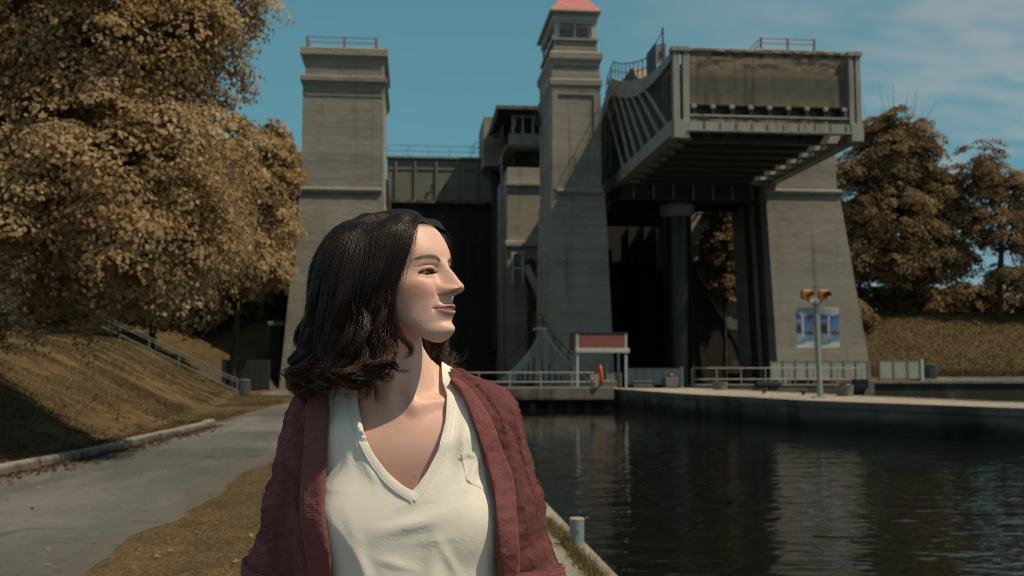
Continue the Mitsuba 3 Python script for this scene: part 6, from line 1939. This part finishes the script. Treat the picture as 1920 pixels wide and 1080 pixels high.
# ---- hair: a dark core and several thousand strands that follow hand laid guide locks
# guides: (x, y, z) from the parting to the tip, in order from the face edge round the back to the far side
GUIDES = [[[-0.1505, 1.64, 1.6607], [-0.159, 1.595, 1.6433], [-0.1663, 1.57, 1.6123], [-0.1776, 1.556, 1.5693], [-0.1899, 1.552, 1.532], [-0.1947, 1.553, 1.5034], [-0.1893, 1.552, 1.4747], [-0.1779, 1.553, 1.4544]],
          [[-0.1549, 1.64, 1.666], [-0.1748, 1.585, 1.6394], [-0.1847, 1.552, 1.5937], [-0.1965, 1.545, 1.5479], [-0.2035, 1.546, 1.503], [-0.2007, 1.552, 1.4666], [-0.1961, 1.556, 1.4422], [-0.2013, 1.56, 1.4202]],
          [[-0.1636, 1.64, 1.6704], [-0.192, 1.575, 1.6381], [-0.2021, 1.541, 1.5844], [-0.2074, 1.536, 1.5309], [-0.2074, 1.54, 1.4825], [-0.2005, 1.552, 1.4479], [-0.2089, 1.556, 1.4202], [-0.2277, 1.552, 1.4041]],
          [[-0.1724, 1.64, 1.6739], [-0.2136, 1.58, 1.6421], [-0.2255, 1.545, 1.5848], [-0.2305, 1.539, 1.5271], [-0.2305, 1.543, 1.4769], [-0.225, 1.553, 1.4398], [-0.2379, 1.554, 1.4121], [-0.2605, 1.554, 1.3992]],
          [[-0.1851, 1.645, 1.6773], [-0.2361, 1.59, 1.6486], [-0.25, 1.555, 1.5899], [-0.2566, 1.55, 1.5278], [-0.2567, 1.555, 1.4724], [-0.2554, 1.56, 1.4316], [-0.2718, 1.562, 1.4055], [-0.2951, 1.565, 1.3949]],
          [[-0.1971, 1.65, 1.6798], [-0.2571, 1.605, 1.6541], [-0.2742, 1.58, 1.6009], [-0.2824, 1.575, 1.5335], [-0.2858, 1.58, 1.4756], [-0.2889, 1.582, 1.43], [-0.3056, 1.585, 1.4035], [-0.3264, 1.59, 1.3926]],
          [[-0.2109, 1.655, 1.6814], [-0.2741, 1.625, 1.6569], [-0.2948, 1.61, 1.6084], [-0.3045, 1.608, 1.5399], [-0.312, 1.612, 1.4807], [-0.3204, 1.615, 1.4342], [-0.3345, 1.62, 1.4063], [-0.3479, 1.62, 1.3936]],
          [[-0.2186, 1.66, 1.6822], [-0.2835, 1.65, 1.6568], [-0.3072, 1.645, 1.6053], [-0.3158, 1.645, 1.5407], [-0.326, 1.648, 1.4836], [-0.3351, 1.65, 1.4352], [-0.346, 1.65, 1.411], [-0.3577, 1.645, 1.3991]],
          [[-0.2196, 1.668, 1.6825], [-0.285, 1.69, 1.6605], [-0.3129, 1.7, 1.6048], [-0.3219, 1.705, 1.5376], [-0.3281, 1.705, 1.4747], [-0.3282, 1.7, 1.43], [-0.3332, 1.695, 1.4079], [-0.3435, 1.69, 1.3947]],
          [[-0.2131, 1.672, 1.6822], [-0.2699, 1.725, 1.6653], [-0.2953, 1.745, 1.6048], [-0.3026, 1.75, 1.5358], [-0.3036, 1.75, 1.4713], [-0.3002, 1.745, 1.4254], [-0.301, 1.74, 1.4064], [-0.309, 1.735, 1.3938]],
          [[-0.1997, 1.672, 1.6813], [-0.2261, 1.74, 1.6645], [-0.238, 1.765, 1.6021], [-0.2407, 1.77, 1.5323], [-0.2379, 1.768, 1.4717], [-0.2334, 1.765, 1.43], [-0.2291, 1.762, 1.4097], [-0.225, 1.76, 1.3969]],
          [[-0.1815, 1.668, 1.6798], [-0.1767, 1.735, 1.6667], [-0.1745, 1.755, 1.6058], [-0.1717, 1.76, 1.5364], [-0.1682, 1.758, 1.4761], [-0.1619, 1.752, 1.4392], [-0.154, 1.748, 1.4209], [-0.1409, 1.745, 1.4081]],
          [[-0.1657, 1.66, 1.6768], [-0.1401, 1.715, 1.6676], [-0.1317, 1.728, 1.6215], [-0.13, 1.735, 1.5486], [-0.1314, 1.735, 1.4846], [-0.1254, 1.73, 1.4481], [-0.116, 1.728, 1.4282], [-0.1013, 1.725, 1.4192]],
          [[-0.1561, 1.652, 1.6721], [-0.1273, 1.69, 1.6677], [-0.1116, 1.698, 1.6408], [-0.1123, 1.715, 1.5745], [-0.123, 1.718, 1.5021], [-0.1244, 1.715, 1.4614], [-0.1114, 1.712, 1.4345], [-0.0969, 1.71, 1.43]],
          [[-0.1519, 1.645, 1.6649], [-0.1306, 1.664, 1.6579], [-0.1116, 1.672, 1.6349], [-0.1016, 1.684, 1.6148], [-0.1114, 1.702, 1.5599], [-0.1241, 1.708, 1.5062], [-0.1275, 1.708, 1.464], [-0.1163, 1.705, 1.4371]]]
GUIDES = np.array(GUIDES)
# loose curled locks lying over the ends
LOCKS = [[[-0.1857, 1.536, 1.5472], [-0.1839, 1.537, 1.5188], [-0.1768, 1.541, 1.4931], [-0.1656, 1.543, 1.4769], [-0.1535, 1.545, 1.4608], [-0.1555, 1.55, 1.4503], [-0.1663, 1.552, 1.4471]],
         [[-0.1926, 1.534, 1.5349], [-0.1862, 1.537, 1.5026], [-0.1791, 1.541, 1.4704], [-0.1829, 1.548, 1.4478], [-0.1773, 1.55, 1.43], [-0.161, 1.55, 1.4251], [-0.1485, 1.555, 1.4284]],
         [[-0.3032, 1.602, 1.472], [-0.3199, 1.604, 1.4384], [-0.3378, 1.61, 1.4216], [-0.3453, 1.615, 1.4047], [-0.3367, 1.615, 1.3946], [-0.3257, 1.615, 1.398]],
         [[-0.3133, 1.612, 1.4553], [-0.3354, 1.619, 1.4215], [-0.3491, 1.62, 1.4148], [-0.354, 1.62, 1.4046], [-0.3504, 1.62, 1.3936], [-0.3427, 1.62, 1.3911]],
         [[-0.2626, 1.562, 1.4545], [-0.2805, 1.564, 1.4218], [-0.2978, 1.57, 1.4038], [-0.3186, 1.58, 1.3937], [-0.3347, 1.59, 1.3902], [-0.3431, 1.59, 1.3951]],
         [[-0.2207, 1.555, 1.4626], [-0.2101, 1.552, 1.4316], [-0.223, 1.553, 1.4105], [-0.2477, 1.555, 1.4024], [-0.2617, 1.56, 1.4096], [-0.252, 1.56, 1.4194]],
         [[-0.2502, 1.56, 1.4709], [-0.2615, 1.557, 1.4381], [-0.2508, 1.553, 1.417], [-0.2214, 1.553, 1.4105], [-0.2007, 1.556, 1.4202], [-0.1976, 1.556, 1.43]],
         [[-0.3124, 1.612, 1.5062], [-0.3291, 1.614, 1.4638], [-0.3311, 1.61, 1.43], [-0.313, 1.605, 1.4099], [-0.2868, 1.6, 1.4066], [-0.2718, 1.59, 1.415]],
         [[-0.1242, 1.712, 1.4659], [-0.1109, 1.704, 1.4434], [-0.0979, 1.695, 1.4353], [-0.0833, 1.69, 1.4282], [-0.0763, 1.69, 1.4335], [-0.0781, 1.69, 1.4424]],
         [[-0.1305, 1.712, 1.4749], [-0.1089, 1.699, 1.4496], [-0.0923, 1.69, 1.4442], [-0.0817, 1.69, 1.4495], [-0.0781, 1.69, 1.4601], [-0.0835, 1.69, 1.469]],
         [[-0.1962, 1.552, 1.5033], [-0.1916, 1.545, 1.4624], [-0.2016, 1.549, 1.43], [-0.1938, 1.553, 1.4121], [-0.1827, 1.556, 1.4154], [-0.1861, 1.556, 1.4251]],
         [[-0.2866, 1.582, 1.5048], [-0.2971, 1.579, 1.4631], [-0.2876, 1.575, 1.43], [-0.299, 1.585, 1.4068], [-0.3183, 1.59, 1.4034], [-0.3251, 1.59, 1.4134]],
         [[-0.2394, 1.557, 1.5036], [-0.2414, 1.552, 1.4625], [-0.2313, 1.552, 1.43], [-0.2429, 1.555, 1.4089], [-0.2643, 1.557, 1.404], [-0.2764, 1.56, 1.4121]],
         [[-0.2126, 1.55, 1.536], [-0.2048, 1.544, 1.4948], [-0.1933, 1.545, 1.4624], [-0.1987, 1.552, 1.4349], [-0.212, 1.555, 1.4219], [-0.2204, 1.556, 1.43]],
         [[-0.2721, 1.574, 1.521], [-0.2794, 1.572, 1.4712], [-0.2719, 1.57, 1.4349], [-0.284, 1.575, 1.4119], [-0.3047, 1.58, 1.4085], [-0.3125, 1.585, 1.4184]]]
GT = np.linspace(0, 1, 8)
tt_ = np.linspace(0, 1, 20)
GS = np.array([PchipInterpolator(GT, g)(tt_) for g in GUIDES])          # (guides, 20, 3)


SKC, SKR_ = np.array([0, -0.004, 0.008]), np.array([0.0745, 0.0950, 0.0925])


def to_head(v):
    q = (np.asarray(v) - HC) / HS
    c, s = math.cos(HYAW), math.sin(HYAW)
    x, y, z = -q[..., 0] * c - q[..., 1] * s, q[..., 0] * s - q[..., 1] * c, q[..., 2]
    c, s = math.cos(HPITCH), math.sin(HPITCH)
    return np.stack([x, y * c + z * s, z * c - y * s], -1)


def outside(v, m):
    """moves points that lie inside the skull out to m times its surface"""
    h = to_head(v)
    cc, rr = SKC, SKR_
    e = (h - cc) / rr
    k = (np.abs(e) ** 2.4).sum(-1, keepdims=True) ** (1 / 2.4)
    k = np.where((k < m) & (h[..., 2:] > -0.05), m / np.maximum(k, 0.2), 1.0)
    out = cc + e * k * rr
    return np.where(k > 1, head_to_local(out.reshape(-1, 3)).reshape(out.shape), v)


GS = outside(GS, 1.035)
sc_ = head_to_local(np.array([[0, -0.005, 0.012]]))[0]


def hair_core(p):
    q = p - sc_
    e_ = (to_head(p) - SKC) / SKR_
    d = ((np.abs(e_) ** 2.4).sum(1) ** (1 / 2.4) - 1.006) * 0.088
    cut = None
    for i, g in enumerate(GS):
        cc = g + (np.array([sc_[0], sc_[1], 0]) - g) * [0.10, 0.16, 0] - [0, 0, 0.004]
        for a, b in zip(range(1, 14, 2), range(3, 16, 2)):
            r0 = np.interp(a / 19, [0, 0.3, 0.8, 1], [0.010, 0.016, 0.015, 0.006]); r1 = np.interp(b / 19, [0, 0.3, 0.8, 1], [0.010, 0.016, 0.015, 0.006])
            if i in (0,):
                r0, r1 = r0 * 0.45, r1 * 0.45
            if i in (0, 1) and a > 8:
                continue
            d = smin(0.012, d, cap(p, cc[a], cc[b], r0, r1))
    return d


def face_side(v):
    """> 0 away from the bare face, in head coordinates"""
    x, y, z = to_head(v).T
    line = np.interp(z, [-0.12, -0.06, -0.02, 0.02, 0.045, 0.060, 0.075, 0.09, 0.12], [0.000, 0.006, 0.014, 0.032, 0.052, 0.066, 0.074, 0.085, 0.13])
    line = line - 0.022 * np.clip(-x / 0.03, 0, 1) * (z > 0.02)
    return line - y, z


core = surface_nets(hair_core, (-0.40, 1.48, 1.33), (-0.02, 1.82, 1.72), 0.0055)
core = relax(core, 4)
fs_, zz_ = face_side(np.asarray(core.vertices))
core = clip_mesh(core, fs_ - 0.004)
hair = part(woman, 'hair', wm(core), 'm_haircore', smooth=True, label='long wavy dark brown hair')


def strands(n, s_lo, s_hi, rng, rad=0.00042, wave=1.0, depth=(-0.004, 0.010), npt=20, clumps=120, sides=3, fly=0.0, lock=0.0065, t1=1.0, lenv=0.42):
    from scipy.interpolate import RegularGridInterpolator
    ng = len(GUIDES)
    cs = np.sort(rng.uniform(s_lo, s_hi, clumps))
    cph = rng.uniform(0, 2 * np.pi, clumps); cfr = rng.uniform(0.8, 1.35, clumps); camp = rng.uniform(0.35, 1.6, clumps)
    cdep = rng.uniform(depth[0], depth[1], clumps); clen = rng.uniform(0.84, 1.03, clumps); csw = rng.normal(0, 0.010, clumps)
    ck = rng.integers(0, clumps, n)
    t = np.linspace(0, 1, npt)
    T_ = (clen[ck] * (1.04 - lenv * rng.uniform(0, 1, n) ** 1.8) * t1)[:, None] * t[None]
    itp = RegularGridInterpolator((np.arange(ng), tt_), GS, bounds_error=False, fill_value=None)
    # roots are spread evenly, the lengths gather into locks
    gather = np.interp(t, [0, 0.25, 0.6, 1.0], [0.0, 0.45, 0.80, 0.92])[None]
    sr = np.clip(cs[ck] + rng.normal(0, 0.33, n), s_lo, s_hi)
    st = np.clip(sr[:, None] * (1 - gather) + cs[ck][:, None] * gather, 0, ng - 1)
    P = itp(np.stack([st, np.clip(T_, 0, 1.05)], -1))
    tan = unit(np.gradient(P, axis=1))
    ctr = np.stack([np.full(P.shape[:2], sc_[0]), np.full(P.shape[:2], sc_[1]), P[..., 2] * 0.75 + sc_[2] * 0.25], -1)
    out = P - ctr
    out = unit(out - tan * (out * tan).sum(-1, keepdims=True))
    sid = np.cross(tan, out)
    grow = np.clip((T_ - 0.02) / 0.3, 0, 1)[..., None]
    ang = rng.uniform(0, 2 * np.pi, n); rr = np.sqrt(rng.uniform(0, 1, n)) * lock * rng.uniform(0.7, 1.3, n)
    tw = ang[:, None] + 2.2 * T_
    taper = np.interp(T_, [0, 0.3, 0.6, 1.0], [0.3, 1.0, 0.80, 0.30]) * rr[:, None]
    P = P + out * ((cdep[ck][:, None, None]) * grow + 0.0015 + (taper * np.cos(tw) * 0.6)[..., None] * grow) + sid * ((taper * np.sin(tw))[..., None] * grow)
    P = P + sid * (csw[ck][:, None] * np.clip(T_ - 0.4, 0, 1) * 1.6)[..., None]
    a = np.interp(T_, [0, 0.25, 0.45, 0.65, 0.85, 1.05], [0, 0.0022, 0.0075, 0.0150, 0.0220, 0.0240]) * wave * camp[ck][:, None]
    ph = cph[ck][:, None] + np.interp(T_, [0, 0.35, 0.7, 1.05], [0, 2.6, 8.0, 14.5]) * cfr[ck][:, None] + rng.normal(0, 0.09, n)[:, None]
    a = a * np.clip(0.25 + cs[ck] * 0.5, 0.3, 1.0)[:, None]
    P = P + sid * (a * np.sin(ph))[..., None] + out * (a * 0.75 * np.cos(ph))[..., None]
    if fly:
        P = P + np.cumsum(rng.normal(0, 1, P.shape), 1) * fly * np.linspace(0, 1, npt)[None, :, None] + out * (fly * 6 * np.linspace(0, 1, npt) ** 1.5 * rng.uniform(0, 1.5, n)[:, None])[..., None]
    P = P + np.cumsum(rng.normal(0, 0.00022, P.shape), 1)
    P = outside(P, 1.022)
    return hair_tubes(P, T_, rad, sides, rng, rng.uniform(0.5, 1.7, clumps)[ck])


def hair_tubes(P, T_, rad, sides, rng, tone=None):
    n, npt = P.shape[:2]
    t = np.linspace(0, 1, npt)
    tan = unit(np.gradient(P, axis=1))
    ref = np.array([0.35, -0.9, 0.25])
    A = unit(np.cross(tan, ref)); B = np.cross(tan, A)
    R = rad * rng.uniform(0.65, 1.2, n)[:, None] * np.interp(t, [0, 0.1, 0.8, 1], [0.8, 1, 0.85, 0.25])[None]
    g = np.arange(sides) / sides * 2 * np.pi
    V = P[:, :, None] + R[..., None, None] * (np.cos(g)[:, None] * A[:, :, None] + np.sin(g)[:, None] * B[:, :, None])
    i, j, k = np.meshgrid(np.arange(n), np.arange(npt - 1), np.arange(sides), indexing='ij')
    k2 = (k + 1) % sides
    ix = lambda a_, b_, c_: (a_ * npt + b_) * sides + c_
    F = np.stack([ix(i, j, k), ix(i, j, k2), ix(i, j + 1, k2), ix(i, j + 1, k)], -1).reshape(-1, 4)
    c0 = np.array([0.018, 0.0105, 0.0082]); c1 = np.array([0.062, 0.028, 0.018])
    cc = c0 + (c1 - c0) * (np.clip((T_ - 0.35) / 0.65, 0, 1) ** 1.4)[..., None]
    cc = cc * rng.uniform(0.55, 1.5, n)[:, None, None]
    if tone is not None:
        cc = cc * tone[:, None, None]
    C = np.repeat(cc[:, :, None], sides, 2).reshape(-1, 3)
    return tm(V.reshape(-1, 3), F), C


def add_strands(name, label, *a, **k):
    m, c = strands(*a, **k)
    return part(hair, name, wm(m), 'm_hair', smooth=True, color=np.clip(c, 0, 1), label=label, kind='stuff')


rng = np.random.default_rng(77)
add_strands('strand', None, 1500, 0.30, 1.6, rng, rad=0.00036, npt=14, clumps=11, lock=0.0062, depth=(-0.007, 0.008), lenv=0.14)
add_strands('strand', None, 6200, 1.4, 8.4, rng, rad=0.00036, npt=15, clumps=46, lock=0.0082, depth=(-0.009, 0.015))
add_strands('flyaway', None, 260, 0.0, 0.5, rng, clumps=120, rad=0.00015, fly=0.0013, depth=(-0.001, 0.003), lock=0.008, t1=0.55)
add_strands('strand', None, 800, 0.0, 0.9, rng, npt=14, lenv=0.12, clumps=14, lock=0.0035, depth=(-0.002, 0.003), wave=0.7)
add_strands('strand', None, 1300, 8.4, 13.0, rng, clumps=60, npt=12)
add_strands('strand', None, 700, 12.6, 14.0, rng, clumps=16, npt=13, lock=0.004, depth=(-0.003, 0.004), wave=0.8)
add_strands('flyaway', None, 300, 0.2, 9.0, rng, clumps=260, rad=0.00017, fly=0.0016, depth=(0.0, 0.012))
add_strands('flyaway', None, 40, 11.5, 13.4, rng, clumps=40, rad=0.00014, fly=0.0009, depth=(0.0, 0.012))
fzm, _ = hair_tubes(FUZZ, np.ones(FUZZ.shape[:2]), 0.00013, 3, rng)
part(cdk, 'fibre', wm(fzm), 'm_fuzz', kind='stuff')
for i, L in enumerate(LOCKS):
    L = np.array(L)
    from scipy.interpolate import CubicSpline
    u = np.linspace(0, 1, 26)
    d = np.r_[0, np.cumsum(np.linalg.norm(np.diff(L, axis=0), axis=1))]; d /= d[-1]
    c = CubicSpline(d, L)(u)
    n = (130, 60, 120, 90, 150, 150, 140, 120, 14, 10, 110, 120, 130, 120, 120)[i]
    tn = unit(np.gradient(c, axis=0)); a_ = unit(np.cross(tn, [0.2, -0.9, 0.3])); b_ = np.cross(tn, a_)
    ang = rng.uniform(0, 2 * np.pi, n); rr = np.sqrt(rng.uniform(0, 1, n)) * (0.0075 if n > 70 else 0.004)
    if n < 20:
        rr = rr * 2.5
    tp = np.interp(u, [0, 0.3, 0.8, 1], [1.5, 1.0, 0.6, 0.45])
    tw = ang[:, None] + 3.0 * u[None]
    P = c[None] + a_[None] * (rr[:, None] * tp * np.cos(tw))[..., None] + b_[None] * (rr[:, None] * tp * np.sin(tw))[..., None]
    P = P + np.cumsum(rng.normal(0, 0.0003, P.shape), 1)
    # uneven lengths
    ln = rng.uniform(0.78, 1.0, n)
    src = (u[None] * ln[:, None]) * 25
    i0 = np.clip(src.astype(int), 0, 24); fr = (src - i0)[..., None]
    P = np.take_along_axis(P, i0[..., None], 1) * (1 - fr) + np.take_along_axis(P, i0[..., None] + 1, 1) * fr
    P = outside(P, 1.022)
    m, cl = hair_tubes(P, 0.45 + 0.55 * u[None] * np.ones((n, 1)), 0.00040 if n > 20 else 0.0002, 3, rng)
    part(hair, 'curl', wm(m), 'm_hair', smooth=True, color=np.clip(cl, 0, 1), kind='stuff')
scene['m_haircore'] = prin((0.010, 0.0065, 0.0055), 0.6, specular=0.3)
scene['m_hair'] = prin(VC, 0.34, specular=0.55)
